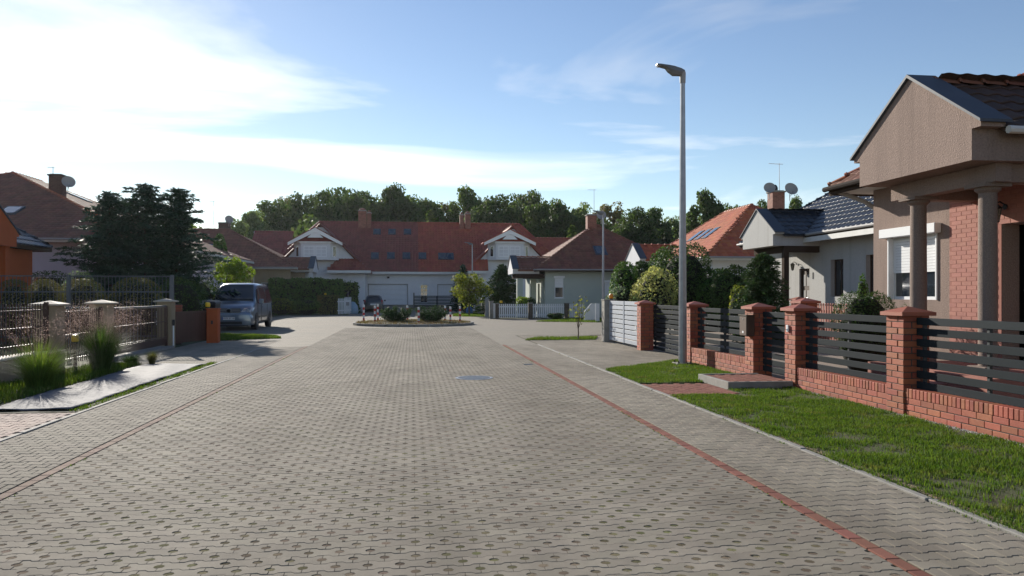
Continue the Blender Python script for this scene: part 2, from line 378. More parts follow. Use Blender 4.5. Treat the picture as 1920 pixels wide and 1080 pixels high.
# paver sheet for the forecourt beyond the built pavers: pieces too small to tell apart
def plaza_mat():
    m = mat('forecourt_pavers', (.28,.247,.196), .9, (.23,.204,.164), 1.2, 1, .0, 1, 0, stain=(.215,.20,.165), stscale=(.35,.25,1), stmin=.48, stmax=.8)
    t = m.node_tree; P = [n for n in t.nodes if n.type == 'BSDF_PRINCIPLED'][0]
    src = P.inputs['Base Color'].links[0].from_socket
    geo = t.nodes.new('ShaderNodeNewGeometry'); br = t.nodes.new('ShaderNodeTexBrick')
    br.inputs['Scale'].default_value = 1; br.inputs['Brick Width'].default_value = .188; br.inputs['Row Height'].default_value = .135
    br.inputs['Mortar Size'].default_value = .016; br.inputs['Mortar Smooth'].default_value = .3
    br.inputs['Color1'].default_value = (1,1,1,1); br.inputs['Color2'].default_value = (.86,.86,.86,1); br.inputs['Mortar'].default_value = (.34,.30,.23,1)
    t.links.new(geo.outputs['Position'], br.inputs['Vector'])
    mx = t.nodes.new('ShaderNodeMix'); mx.data_type = 'RGBA'; mx.blend_type = 'MULTIPLY'; mx.inputs['Factor'].default_value = 1
    t.links.new(src, mx.inputs['A']); t.links.new(br.outputs['Color'], mx.inputs['B']); t.links.new(mx.outputs['Result'], P.inputs['Base Color'])
    bp = t.nodes.new('ShaderNodeBump'); bp.inputs['Strength'].default_value = .4; bp.inputs['Distance'].default_value = .008
    t.links.new(br.outputs['Fac'], bp.inputs['Height']); bp.invert = True; t.links.new(bp.outputs[0], P.inputs['Normal'])
    return m
M['plaza'] = plaza_mat()
fc = sheet('forecourt', [(-3.16,2.83,37.8,71), (-9.7,-3.16,33.0,62.5), (-6.0,-3.16,24.5,33.0), (2.83,12.0,30.2,50.2), (2.83,4.0,24.5,30.2),
                    (2.83,5.2,50.2,71), (-5.0,-3.16,62.5,71)], -.002, M['plaza'])
tag(fc, 'grey paved turning area around the planted island', 'pavement')

# paver templates -------------------------------------------------------------
ROW = .135
def outline(L, hole, side):
    b, w, r = ROW/2+.0115, ROW/2-.0115, .030
    right = [(.38*L,-w),(.62*L,-b),(L,-b)] + ([(L,-r),(L-.72*r,-.72*r),(L-r,0),(L-.72*r,.72*r),(L,r)] if hole else []) + [(L,b),(.62*L,b),(.38*L,w)]
    left = [(-x,-y) for x, y in right]
    if side == 0: return right+left
    if side > 0: return [(0.0,-w)]+right+[(0.0,w)]
    return [(0.0,w)]+left+[(0.0,-w)]
def paver_tpl(L, hole, side, drop=.012):
    o = outline(L, hole, side); n = len(o)
    cx = 0 if side == 0 else side*L/2; hx = L if side == 0 else L/2; hy = ROW/2
    gx = .38 if hole else 1.1; gy = 1.0 if hole else 1.35
    sc = lambda p, g: (cx+(p[0]-cx)*(1-g*gx/hx), p[1]*(1-g*gy/hy))
    v = [(*sc(p, .0055), 0) for p in o] + [(*sc(p, .003), -.003) for p in o] + [(*sc(p, .0028), -drop) for p in o]
    f = [list(range(n))]
    for k in (0, 1):
        for i in range(n):
            j = (i+1) % n; f.append([k*n+i, (k+1)*n+i, (k+1)*n+j, k*n+j])
    return v, f
def pave(surface, m, u0, u1, v0, v1, L, hole, singles, single_name='paver', joint=True, keep=None):
    """rows of pavers across the surface; the nearest become parts, the rest one joined part"""
    rows = int(round((v1-v0)/ROW)); full = []; hl = []; hr = []
    for j in range(rows):
        v = v0+(j+.5)*ROW; odd = j % 2
        n = (u1-u0)/(2*L)
        x = u0+L if not odd else u0+2*L
        if odd: hl.append((u0, v))
        while x+L <= u1+.01: full.append((x, v)); x += 2*L
        if u1-(x-L) > .5*L: hr.append((x, v))
    if keep: full = [p for p in full if keep(*p)]; hl = [p for p in hl if keep(*p)]; hr = [p for p in hr if keep(*p)]
    full.sort(key=lambda p: (p[0]-.3)**2*.6+p[1]**2)
    tv, tf = paver_tpl(L, hole, 0)
    if singles:
        me = replicate('paver', tv, tf, [(0,0,0)], [0.]); me.materials.append(m)
        vis = [p for p in full if p[1] > 4.0 and abs((p[0]*CY-p[1]*SY)/dep(*p)) < .68][:singles]
        vs = set(vis); full = [p for p in full if p not in vs]
        for (x, y) in vis:
            link(single_name, me, None, surface, (x, y, random.uniform(-.0014, .0014)), (random.gauss(0,.004), random.gauss(0,.004), random.gauss(0,.004)))
    parts = []
    for pts, side in ((full, 0), (hl, 1), (hr, -1)):
        if not pts: continue
        tv2, tf2 = paver_tpl(L, hole, side)
        A = np.array([(x, y, 0) for x, y in pts], np.float32); A[:, 2] += RNG.uniform(-.0014, .0014, len(A))
        parts.append(replicate('pavers', tv2, tf2, A, RNG.random(len(A))))
    bm = bmesh.new()
    for p in parts: bm.from_mesh(p)
    me = bpy.data.meshes.new('pavers'); bm.to_mesh(me); bm.free()
    for p in parts: bpy.data.meshes.remove(p)
    o = link('paver_rows', me, m, surface); o['kind'] = 'stuff'
    if hole:                                             # gravel and moss plugging the holes between neighbours
        rows_ = sorted({(round(x+L, 4), y) for x, y in full+(vis if singles else []) if x+L < u1-.02}|{(round(x-L, 4), y) for x, y in full if x-L > u0+.02})
        A = np.array([(x, y, -.0022) for x, y in rows_], np.float32); A[:, 2] += RNG.uniform(-.0018, .0016, len(A))
        K = 9; tv3 = [(0,0,.0012)]+[(.0315*math.cos(2*math.pi*k/K), .0315*math.sin(2*math.pi*k/K), 0) for k in range(K)]
        link('hole_filling', replicate('hole_filling', tv3, [(0,1+k,1+(k+1) % K) for k in range(K)], A, RNG.random(len(A))), M['infill'], surface)['kind'] = 'stuff'
    return o

road = sheet('road', [(U_LR-.06, U_RR+.06, 2.6, 37.8)], -.009, M['joint']); tag(road, 'roadway of perforated grey concrete pavers with mossy holes', 'road')
pave(road, M['paver'], U_LR+.06, U_RR-.06, 3.4, 37.8, (U_RR-U_LR-.12)/64, True, 300)
pr = sheet('pavement_right', [(U_RR+.06, U_RE, 2.6, 24.5)], -.0085, M['joint']); tag(pr, 'footway of bone-shaped grey pavers beside the grass verge', 'pavement')
pave(pr, M['paver'], U_RR+.06, U_RE-.07, 3.4, 24.5, (U_RE-U_RR-.13)/11, False, 290)
pl = sheet('pavement_left', [(U_LE, U_LR-.06, 2.6, 24.5)], -.0085, M['joint']); tag(pl, 'footway of bone-shaped grey pavers beside the planting bed', 'pavement')
pave(pl, M['paver'], U_LE+.05, U_LR-.06, 3.4, 24.5, (U_LR-.06-U_LE-.05)/13, False, 290)
# red edging strips
rm = MB().box(-.047,.047,-.0965,.0965,-.02,0).mesh('red_paver', bevel=.004)
rm.materials.append(M['paver_red']); rm_glare = rm.copy(); rm_glare.materials.clear(); rm_glare.materials.append(M['paver_glare'])
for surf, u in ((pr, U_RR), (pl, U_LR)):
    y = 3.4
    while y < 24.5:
        link('red_paver', rm if surf is pr else rm_glare, None, surf, (u, y+.1, random.uniform(-.001,.0015)), (0,0,random.gauss(0,.006))); y += .199
# kerb edging stones
ks = MB().box(-.033,.033,-.495,.495,-.12,.012).mesh('kerb_stone', bevel=.006); ks.materials.append(M['concrete'])
for surf, u, v0, v1 in ((pr, U_RE-.035, 2.6, 24.5), (pl, U_LE+.02, 2.6, 24.5)):
    y = v0+.5
    while y < v1:
        link('kerb_stone', ks, None, surf, (u+random.gauss(0,.004), y, random.uniform(-.004,.006)), (0, random.gauss(0,.01), random.gauss(0,.004))); y += 1.0
# side drives
dl = sheet('driveway_left', [(-7.15, U_LE-.01, 2.6, 11.25)], -.009, M['joint']); tag(dl, 'driveway of pinkish pavers in front of the planting bed', 'driveway')
pave(dl, M['paver_pink'], -7.1, U_LE-.04, 3.4, 11.2, .094, False, 120)
dg = sheet('driveway_gate', [(-7.1, U_LE-.01, 18.9, 28.0)], -.009, M['joint']); tag(dg, 'grey paved drive in front of the brown gate', 'driveway')
pave(dg, M['paver'], -7.05, U_LE-.04, 18.95, 28.0, .094, False, 0)
dr = sheet('driveway_right', [(U_RE+.01, 6.95, 15.9, 30.2)], -.009, M['joint']); tag(dr, 'grey paved drive in front of the sliding gates', 'driveway')
pave(dr, M['paver'], U_RE+.03, 6.9, 15.9, 30.1, .094, False, 0, keep=lambda x, y: y > 15.95+(x-4.0)*.9)
# manhole and small drain
def manhole(px, py, r, label):
    d = gd(py); u, v = at(px, d)
    t = thing('manhole_cover', label, 'manhole', (u, v, 0))
    MB().lathe([(r,-.01),(r,.006),(r*.86,.008),(r*.86,.002)], n=40).build('frame', M['zinc'], t, local=True)
    MB().lathe([(r*.85,-.01),(r*.85,.005),(0,.005)], n=40).build('lid', M['sheet_metal'], t, local=True)
    b = MB()
    for k in range(-4, 5):
        w = math.sqrt(max(.01, (r*.8)**2-(k*r*.17)**2)); b.box(-w, w, k*r*.17-.012, k*r*.17+.012, .004, .0105)
    b.build('grip_rib', M['zinc'], t, local=True)
manhole(889, 708.5, .36, 'round iron manhole cover in the roadway nearer the red strip')
manhole(990, 683.5, .085, 'small black valve cover beside the red strip')

# red stepping path and platform at the wicket
wp = sheet('walkway', [(U_RE+.01, 5.3, 11.95, 13.62)], -.012, M['joint']); tag(wp, 'short path of red pavers crossing the verge to the wicket', 'path')
for i in range(12):
    for j in range(8):
        y = 12.05+j*.2+(.1 if i % 2 else 0)
        if y+.09 > 13.6: continue
        link('red_paver', rm, None, wp, (U_RE+.07+i*.101, y, random.uniform(-.002,.002)))
st = thing('entrance_step', 'low concrete step paved with red pavers before the wicket', 'step', (5.9, 13.3, 0))
MB().box(5.30,5.36,12.62,14.02,-.1,.118).box(5.36,6.46,12.62,12.68,-.1,.118).box(5.36,6.46,13.96,14.02,-.1,.118).build('kerb', M['concrete'], st, .006)
part('bed', M['joint'], st, (5.36,6.46,12.68,13.96,-.05,.098))
for i in range(11):
    for j in range(6):
        y = 12.785+j*.2+(.1 if i % 2 else 0)
        if y+.09 > 13.96: continue
        link('red_paver', rm, None, st, Vector((5.41+i*.1, y, .112+random.uniform(-.001,.002)))-st.location)

# ------------------------------------------------------------------ grass
def inpoly(P, poly):
    x, y = P[:, 0], P[:, 1]; r = np.zeros(len(P), bool); n = len(poly)
    for i in range(n):
        x0, y0 = poly[i]; x1, y1 = poly[(i+1) % n]
        c = ((y0 > y) != (y1 > y)) & (x < (x1-x0)*(y-y0)/(y1-y0+1e-12)+x0)
        r ^= c
    return r
def vnoise(P, s, seed=0):
    r = np.random.default_rng(seed); G = r.random((64, 64)); q = P[:, :2]*s; i = np.floor(q).astype(int); f = q-i; f = f*f*(3-2*f)
    g = lambda a, b: G[(i[:, 0]+a) % 64, (i[:, 1]+b) % 64]
    return (g(0,0)*(1-f[:,0])+g(1,0)*f[:,0])*(1-f[:,1])+(g(0,1)*(1-f[:,0])+g(1,1)*f[:,0])*f[:,1]
def blades(P, h, w, lean=.55):
    n = len(P); a = RNG.random(n)*2*np.pi; b = RNG.random(n)*2*np.pi; le = RNG.random(n)*lean
    wx = np.stack([np.cos(a), np.sin(a), np.zeros(n)], 1)*(w/2)[:, None]
    ld = np.stack([np.cos(b), np.sin(b), np.zeros(n)], 1)
    mid = P+ld*(h*le*.35)[:, None]+np.array([0,0,1])*(h*.6)[:, None]
    tip = P+ld*(h*le)[:, None]+np.array([0,0,1])*(h*np.cos(le*.8))[:, None]
    V = np.stack([P-wx, P+wx, mid+wx*.8, mid-wx*.8, tip], 1).reshape(-1, 3)
    k = np.arange(n)*5
    loops = np.stack([k,k+1,k+2,k+3,k+3,k+2,k+4], 1).ravel(); sizes = np.tile([4,3], n)
    return np_mesh('grass', V, loops=loops, sizes=sizes, rnd=np.repeat(RNG.random(n), 2))
def lawn(name_label, poly, dens, hmin, hmax, z=0.0, bare=.33, w=.006, seed=1, soil=True, fade=True):
    xs = [p[0] for p in poly]; ys = [p[1] for p in poly]
    if soil:
        b = MB().prism([(x, y, -.05) for x, y in poly], (0,0,.05+z)); o = b.build('verge', M['lawn_soil']); tag(o, 'earth under the '+name_label, 'verge', None, 'structure')
    A = (max(xs)-min(xs))*(max(ys)-min(ys)); n = int(A*dens)
    P = np.stack([RNG.uniform(min(xs), max(xs), n), RNG.uniform(min(ys), max(ys), n), np.full(n, z)], 1)
    P = P[inpoly(P, poly)]
    q = vnoise(P, 2.3, seed)*.6+vnoise(P, 7.0, seed+1)*.4
    P = P[RNG.random(len(P)) < np.clip((q-bare+.22)*3.2, .08, 1)]
    q = vnoise(P, 1.6, seed+2)*.6+vnoise(P, 6, seed+3)*.4
    h = (hmin+(hmax-hmin)*q)*RNG.uniform(.55, 1.25, len(P))
    me = blades(P, h, np.full(len(P), w)*RNG.uniform(.7, 1.4, len(P)))
    return tag(link('grass', me, M['grass']), name_label, 'grass', None, 'stuff')
V1 = [(4.05,2.4),(6.42,2.4),(6.42,12.6),(5.27,12.6),(5.27,11.93),(4.05,11.93)]
V2 = [(4.05,13.64),(5.27,13.64),(5.27,14.04),(6.42,14.04),(6.42,18.3),(5.9,18.0),(5.0,17.1),(4.3,16.5),(4.05,16.1)]
lawn('short green grass on the verge below the brick wall', V1, 6000, .016, .062, .004, seed=3, bare=.44)
lawn('short green grass around the tall lamp post', V2, 4600, .016, .062, .004, seed=5, bare=.44)
lawn('small lawn patch behind the orange post', [(-6.9,28.2),(-4.7,29.2),(-5.2,31.0),(-7.6,32.6),(-8.4,30)], 1300, .05, .10, .0, w=.011, seed=8, bare=.2)
lawn('mown grass round the young tree', [(3.9,26.9),(6.4,26.9),(6.9,28.6),(4.6,28.2)], 1300, .05, .10, .004, w=.011, seed=9)
lawn('grass strip before the white picket fence', [(7.2,45.2),(12.0,43.0),(12.4,50.2),(10.4,50.2)], 420, .06, .12, .004, w=.02, seed=10)
lawn('grass corner beside the dark spruce', [(2.95,57),(5.0,55.5),(6.3,56.5),(6.3,64),(4,66),(3.2,62)], 420, .06, .12, .004, w=.02, seed=11)
lawn('grass corner beside the white gate', [(-7.2,63.5),(-5.1,63.5),(-5.1,69),(-7.2,69)], 420, .06, .12, .004, w=.02, seed=12)
# pale pebbles against the wall, dry litter along the kerb
def scatter(name, label, cat, poly_pts, m, smin, smax, flat=.6):
    n = len(poly_pts); tv = np.array([(1,0,0),(0,1,0),(-1,0,0),(0,-1,0),(0,0,1)], np.float32); tf = [(0,1,4),(1,2,4),(2,3,4),(3,0,4)]
    s = RNG.uniform(smin, smax, n); a = RNG.random(n)*6.28; Mx = np.zeros((n,3,3)); Mx[:,0,0]=np.cos(a)*s*1.3; Mx[:,0,1]=-np.sin(a)*s; Mx[:,1,0]=np.sin(a)*s*1.3; Mx[:,1,1]=np.cos(a)*s; Mx[:,2,2]=s*flat
    me = replicate(name, tv, tf, poly_pts, RNG.random(n), Mx)
    return tag(link(name, me, m), label, cat, None, 'stuff')
n = 2600; P = np.stack([6.46-np.abs(RNG.normal(0,.05,n)), RNG.uniform(4,12.6,n), np.full(n,.008)], 1)
scatter('gravel', 'pale pebble edging along the foot of the brick wall', 'gravel', P, M['pebble'], .006, .016)
n = 2400; P = np.stack([4.05+np.abs(RNG.normal(0,.045,n)), RNG.uniform(4,12,n), np.full(n,.012)], 1)
scatter('leaf_litter', 'dry brown litter along the kerb of the verge', 'litter', P, M['dry'], .006, .018, .25)
n = 500; P = np.stack([RNG.uniform(-4.4,4.0,n), RNG.uniform(4.2,20,n)**1, np.full(n,.001)], 1)
scatter('crumbs', 'small crumbs of soil and leaves scattered over the paving', 'litter', P, M['dry'], .003, .011, .4)
n = 2600; P = np.stack([4.045-np.abs(RNG.normal(0,.028,n)), RNG.uniform(4,12,n), np.full(n,.006)], 1); P = P[vnoise(P, 2.6, 35) > .42]
tag(link('grass', blades(P, RNG.uniform(.02,.06,len(P)), np.full(len(P),.006), 1.1), M['grass']), 'ragged grass spilling over the kerb of the verge', 'grass', None, 'stuff')
# moss and seedlings in the joints beside the strips and kerbs
n = 2600; k = RNG.integers(0, 4, n); uu = np.array([U_RR-.075, U_LR+.075, U_RE-.075, U_LE+.07])[k]+RNG.normal(0,.012,n); vv = 4+RNG.random(n)**1.5*20
P = np.stack([uu, vv, np.full(n,-.004)], 1); P = P[vnoise(P, 1.7, 31) > .47]
tag(link('weeds', blades(P, RNG.uniform(.006,.03,len(P)), np.full(len(P),.007), 1.2), M['grass']), 'tiny weeds and moss growing in the paving joints beside the edging', 'weeds', None, 'stuff')
# yard floor behind the right-hand fence
yd = sheet('yard', [(6.85,15.2,3.0,17.4),(6.95,15.2,17.4,36)], -.02, mat('yard_gravel', (.30,.235,.19), .95, (.20,.165,.13), 14, 1, .8, 90)); tag(yd, 'gravelled front yard behind the brick fence', 'yard')
# ================================================================== brick and slat fence on the right
FU = 6.47; PW = .38; CRS = .0835; SLU = FU+.19
bk = MB().box(-.123,.123,-.057,.057,-.0365,.0365).mesh('brick', bevel=.004); bk.materials.append(M['brick'])
bks = MB().box(-.0325,.0325,-.123,.123,-.06,.06).mesh('brick', bevel=.005); bks.materials.append(M['brick'])
bkh = MB().box(-.0585,.0585,-.057,.057,-.0365,.0365).mesh('brick', bevel=.004); bkh.materials.append(M['brick'])
def jit(): return random.uniform(-.0025,.0025)
def pillar(v, label, u=FU, ncrs=16, z0=-.02, group='brick fence pillars'):
    c = PW/2; t = thing('brick_pillar', label, 'pillar', (u+c, v+c, 0), 0, group)
    zt = z0+ncrs*CRS
    part('mortar', M['mortar'], t, (-c+.008, c-.008, -c+.008, c-.008, -.25, zt), local=True)
    for k in range(ncrs):
        z = z0+(k+.5)*CRS; q = c-.0585; s = c-.1245
        for a in range(4):
            x, y = (-s, -q) if k % 2 else (s, -q)
            w = a*math.pi/2
            link('brick', bk, None, t, (x*math.cos(w)-y*math.sin(w)+jit(), x*math.sin(w)+y*math.cos(w)+jit(), z), (0, 0, w+random.gauss(0,.006)))
    m = MB(); h = .245
    m.box(-h, h, -h, h, zt, zt+.05)
    m.add([(-h+.01,-h+.01,zt+.05),(h-.01,-h+.01,zt+.05),(h-.01,h-.01,zt+.05),(-h+.01,h-.01,zt+.05),(0,0,zt+.125)], [(0,1,4),(1,2,4),(2,3,4),(3,0,4)])
    m.build('cap', M['cap'], t, local=True)
    return t
def slat_set(t, y0, y1, ztop, n, step, hgt, u, m, name='slat', thick=.02):
    me = MB().box(-thick/2, thick/2, -(y1-y0)/2, (y1-y0)/2, -hgt/2, hgt/2).mesh(name, bevel=.004); me.materials.append(m)
    o = off(t)
    for k in range(n):
        link(name, me, None, t, Vector((u, (y0+y1)/2, ztop-k*step-hgt/2))-o, (0, random.gauss(0,.012), 0))
def panel(v0, v1, label):
    t = thing('slat_fence', label, 'fence', (SLU, (v0+v1)/2, 0), 0, 'fence panels on brick base')
    part('mortar', M['mortar'], t, (FU+.032, FU+.365, v0+.0, v1-.0, -.25, .346))
    o = off(t)
    for k in range(3):                                   # stretcher courses, road face and garden face
        z = -.015+(k+.5)*CRS; y = v0-(.125 if k % 2 else 0)
        while y < v1-.02:
            a, b = max(y, v0), min(y+.25, v1)
            if b-a > .05:
                me = bk if b-a > .2 else bkh
                for uu in (FU+.082, FU+.315):
                    ob = link('brick', me, None, t, Vector((uu+jit(), (a+b)/2, z))-o, (0,0,math.pi/2+random.gauss(0,.005)))
                    ob.scale.x = (b-a-.008)/(.246 if me is bk else .117)
            y += .25
    n = int((v1-v0)/.0755); st_ = (v1-v0)/n
    for k in range(n):                                   # soldier course
        for uu in (FU+.098, FU+.30):
            ob = link('brick', bks, None, t, Vector((uu+jit(), v0+(k+.5)*st_, .296))-o, (0,0,math.pi/2+random.gauss(0,.008)))
            ob.scale.y = .62
    slat_set(t, v0+.01, v1-.01, 1.293, 7, .1405, .096, SLU, M['slat'])
    for vv in (v0+.12, (v0+v1)/2, v1-.12):
        part('post', M['slat_dark'], t, (SLU+.014, SLU+.054, vv-.02, vv+.02, .35, 1.28))
    return t
PV = [6.67, 9.62, 12.57, 14.22, 17.63, 21.63]
pillar(PV[0], 'brick pillar beyond the frame at the near end of the wall')
pillar(PV[1], 'nearest brick pillar between the two long slat panels')
pillar(PV[2], 'brick pillar with the white doorbell right of the wicket')
pillar(PV[3], 'brick pillar carrying the brown mailbox')
pillar(PV[4], 'brick pillar right behind the tall lamp post')
pillar(PV[5], 'farthest brick pillar next to the pale grey gate')
panel(PV[0]+PW, PV[1], 'nearest slat panel on brick base running out of the picture')
panel(PV[1]+PW, PV[2], 'slat panel on brick base between doorbell pillar and nearest pillar')
panel(PV[3]+PW, PV[4], 'slat panel on brick base between lamp post and mailbox')
# wicket
t = thing('wicket_gate', 'narrow graphite slat wicket beside the mailbox pillar', 'gate', (SLU, 13.6, 0))
slat_set(t, PV[2]+PW+.03, PV[3]-.03, 1.27, 9, .128, .098, SLU, M['slat'])
for vv in (PV[2]+PW+.04, PV[3]-.07): part('stile', M['slat_dark'], t, (SLU+.012, SLU+.05, vv, vv+.035, .13, 1.27))
MB().tube([(SLU-.02,PV[3]-.09,.95),(SLU-.06,PV[3]-.09,.95),(SLU-.06,PV[3]-.20,.95)], .009, 8).build('handle', M['zinc'], t)
# sliding gate
t = thing('sliding_gate', 'graphite slat sliding gate behind the lamp post', 'gate', (FU+.42, 19.8, 0))
slat_set(t, PV[4]+PW-.1, PV[5]+.1, 1.30, 9, .131, .098, FU+.42, M['slat'])
for vv in (PV[4]+PW-.05, 19.2, 20.4, PV[5]+.02): part('stile', M['slat_dark'], t, (FU+.433, FU+.475, vv, vv+.04, .07, 1.30))
part('bottom_rail', M['slat'], t, (FU+.405, FU+.475, PV[4]+PW-.1, PV[5]+.1, .035, .115), bevel=.004)
# pale gate with two leaves
gv0, gv1 = PV[5]+PW, 25.55
t = thing('driveway_gate', 'pale grey two-leaf slat gate', 'gate', (FU+.1, (gv0+gv1)/2, 0))
gm = (gv0+gv1)/2
part('post', M['gutter'], t, (FU+.06, FU+.2, gv0+.01, gv0+.15, 0, 1.38), bevel=.006)
for a, b in ((gv0+.18, gm-.05), (gm+.05, gv1-.04)):
    slat_set(t, a, b, 1.385, 9, .147, .122, FU+.11, M['slat_light'])
for a in (gv0+.16, gm-.06, gm+.005, gv1-.07): part('stile', M['slat_light'], t, (FU+.085, FU+.098, a, a+.05, .08, 1.39), bevel=.003)
for vv, z in ((gv0+.45, .62), (gv1-.55, .74)): part('number_plate', M['white'], t, (FU+.088, FU+.098, vv-.035, vv+.035, z-.05, z+.05))
gp = thing('gate_post', 'square grey concrete post at the end of the pale gate', 'post', (FU+.13, 25.77, 0))
MB().box(-.2,.2,-.2,.2,0,1.40).build('shaft', M['concrete'], gp, .012, True)
part('cap', M['concrete'], gp, (-.215,.215,-.215,.215,1.402,1.43), local=True)
bl = thing('warning_light', 'amber flashing lamp on the grey concrete gate post', 'lamp', (FU+.2, 25.72, 1.43))
MB().lathe([(.05,0),(.055,.03),(.05,.035)]).build('base', M['black'], bl, local=True)
MB().lathe([(.058,.035),(.07,.07),(.068,.15),(.045,.19),(0,.20)]).build('lens', M['amber'], bl, local=True)
# mailbox and bell
mb = thing('mailbox', 'brown steel mailbox fixed to the brick pillar', 'mailbox', (FU-.1, PV[3]+.02, .78))
bx = MB().box(FU-.165, FU-.005, PV[3]-.09, PV[3]+.25, .80, 1.19); bx.build('body', M['wood_dark'], mb, .012)
part('door', mat('mailbox_door', (.10,.062,.045), .5), mb, (FU-.172, FU-.166, PV[3]-.07, PV[3]+.23, .82, 1.17), bevel=.002)
part('hood', M['wood_dark'], mb, (FU-.185, FU-.004, PV[3]-.105, PV[3]+.265, 1.191, 1.21), bevel=.004)
part('lock', M['zinc'], mb, (FU-.178, FU-.173, PV[3]+.05, PV[3]+.075, 1.12, 1.145))
part('name_plate', M['white'], mb, (FU-.1755, FU-.173, PV[3]+.04, PV[3]+.11, .86, .90))
bellt = thing('doorbell', 'white doorbell button on the brick pillar', 'doorbell', (FU-.01, PV[2]+.24, .98))
part('housing', M['pvc_white'], bellt, (FU-.033, FU-.004, PV[2]+.20, PV[2]+.27, .95, 1.07), bevel=.006)
part('button', M['zinc'], bellt, (FU-.039, FU-.0335, PV[2]+.22, PV[2]+.25, .975, 1.005))
# second, inner brick fence of the neighbouring plot
pillar(16.6, 'short brick pillar in the garden behind the mailbox', u=8.7, ncrs=17, group='inner brick pillars')
pillar(24.4, 'brick pillar in the garden before the panelled door', u=12.6, ncrs=17, group='inner brick pillars')
t = thing('picket_fence', 'low brown round-topped picket fence in the neighbour garden', 'fence', (12.3, 22.3, 0))
for k in range(26):
    y = 20.6+k*.14; MB().box(12.28,12.3,y-.04,y+.04,.1,1.30).lathe([(.04,0),(.04,.02)], (12.28,y,1.30), 12, 'x').build('picket', M['cap'], t)
part('rail', M['cap'], t, (12.3,12.34,20.5,24.3,.5,.58), (12.3,12.34,20.5,24.3,1.05,1.13))
# ================================================================== building helpers
def cells(mb, axis, c0, c1, a0, a1, z0, z1, ops):
    """wall slab between c0 and c1 (its thickness), running a0..a1, with rectangular openings (a0,a1,z0,z1)"""
    A = sorted({a0, a1, *[max(a0, min(a1, x)) for o in ops for x in o[:2]]}); Z = sorted({z0, z1, *[max(z0, min(z1, x)) for o in ops for x in o[2:]]})
    for i in range(len(A)-1):
        k = 0
        while k < len(Z)-1:
            hole = lambda q: any(o[0] < (A[i]+A[i+1])/2 < o[1] and o[2] < (Z[q]+Z[q+1])/2 < o[3] for o in ops)
            if hole(k): k += 1; continue
            q = k
            while q+1 < len(Z)-1 and not hole(q+1): q += 1
            if axis == 'u': mb.box(c0, c1, A[i], A[i+1], Z[k], Z[q+1])
            else: mb.box(A[i], A[i+1], c0, c1, Z[k], Z[q+1])
            k = q+1
    return mb
def abox(axis, c0, c1, a0, a1, z0, z1):
    return (c0, c1, a0, a1, z0, z1) if axis == 'u' else (a0, a1, c0, c1, z0, z1)
def window(parent, axis, c, d, a0, a1, z0, z1, fm, bars=(1, 0), sill=True, shutter=0, box=False, fw=.06, name='window', gm=None, slat=.055):
    """c: plane of the frame front, d: +1/-1 direction the window faces along the axis; bars: (vertical, horizontal) dividers"""
    m = MB(); t = .05
    for b in ((a0,a1,z0,z0+fw),(a0,a1,z1-fw,z1),(a0,a0+fw,z0+fw,z1-fw),(a1-fw,a1,z0+fw,z1-fw)): m.box(*abox(axis, c, c-d*t, *b))
    w = m.build(name, fm, parent)
    nv, nh = bars
    if nv or nh:
        m = MB(); bw = .045 if nv < 3 else .025
        for k in range(nv):
            a = a0+(a1-a0)*(k+1)/(nv+1); m.box(*abox(axis, c-d*.004, c-d*.04, a-bw/2, a+bw/2, z0+fw, z1-fw))
        for k in range(nh):
            z = z0+(z1-z0)*(k+1)/(nh+1); m.box(*abox(axis, c-d*.006, c-d*.038, a0+fw, a1-fw, z-bw/2, z+bw/2))
        m.build('glazing_bar', fm, w)
    part('pane', gm or M['glass'], w, abox(axis, c-d*.022, c-d*.03, a0+fw*.6, a1-fw*.6, z0+fw*.6, z1-fw*.6))
    if sill: part('sill', fm if sill is True else sill, w, abox(axis, c+d*.09, c-d*.03, a0-.04, a1+.04, z0-.04, z0-.003))
    if shutter:
        zb = z1-fw-(z1-z0-fw)*shutter; n = max(4, int((z1-fw-zb)/slat)); st_ = (z1-fw-zb)/n
        for k in range(n):
            part('shutter_slat', M['pvc_white'], w, abox(axis, c+d*.022, c+d*.004, a0+.03, a1-.03, zb+k*st_+.004, zb+(k+1)*st_))
    if box: part('shutter_box', M['pvc_white'], w, abox(axis, c+d*.16, c-d*.01, a0-.06, a1+.06, z1-.01, z1+.15), bevel=.01)
    return w

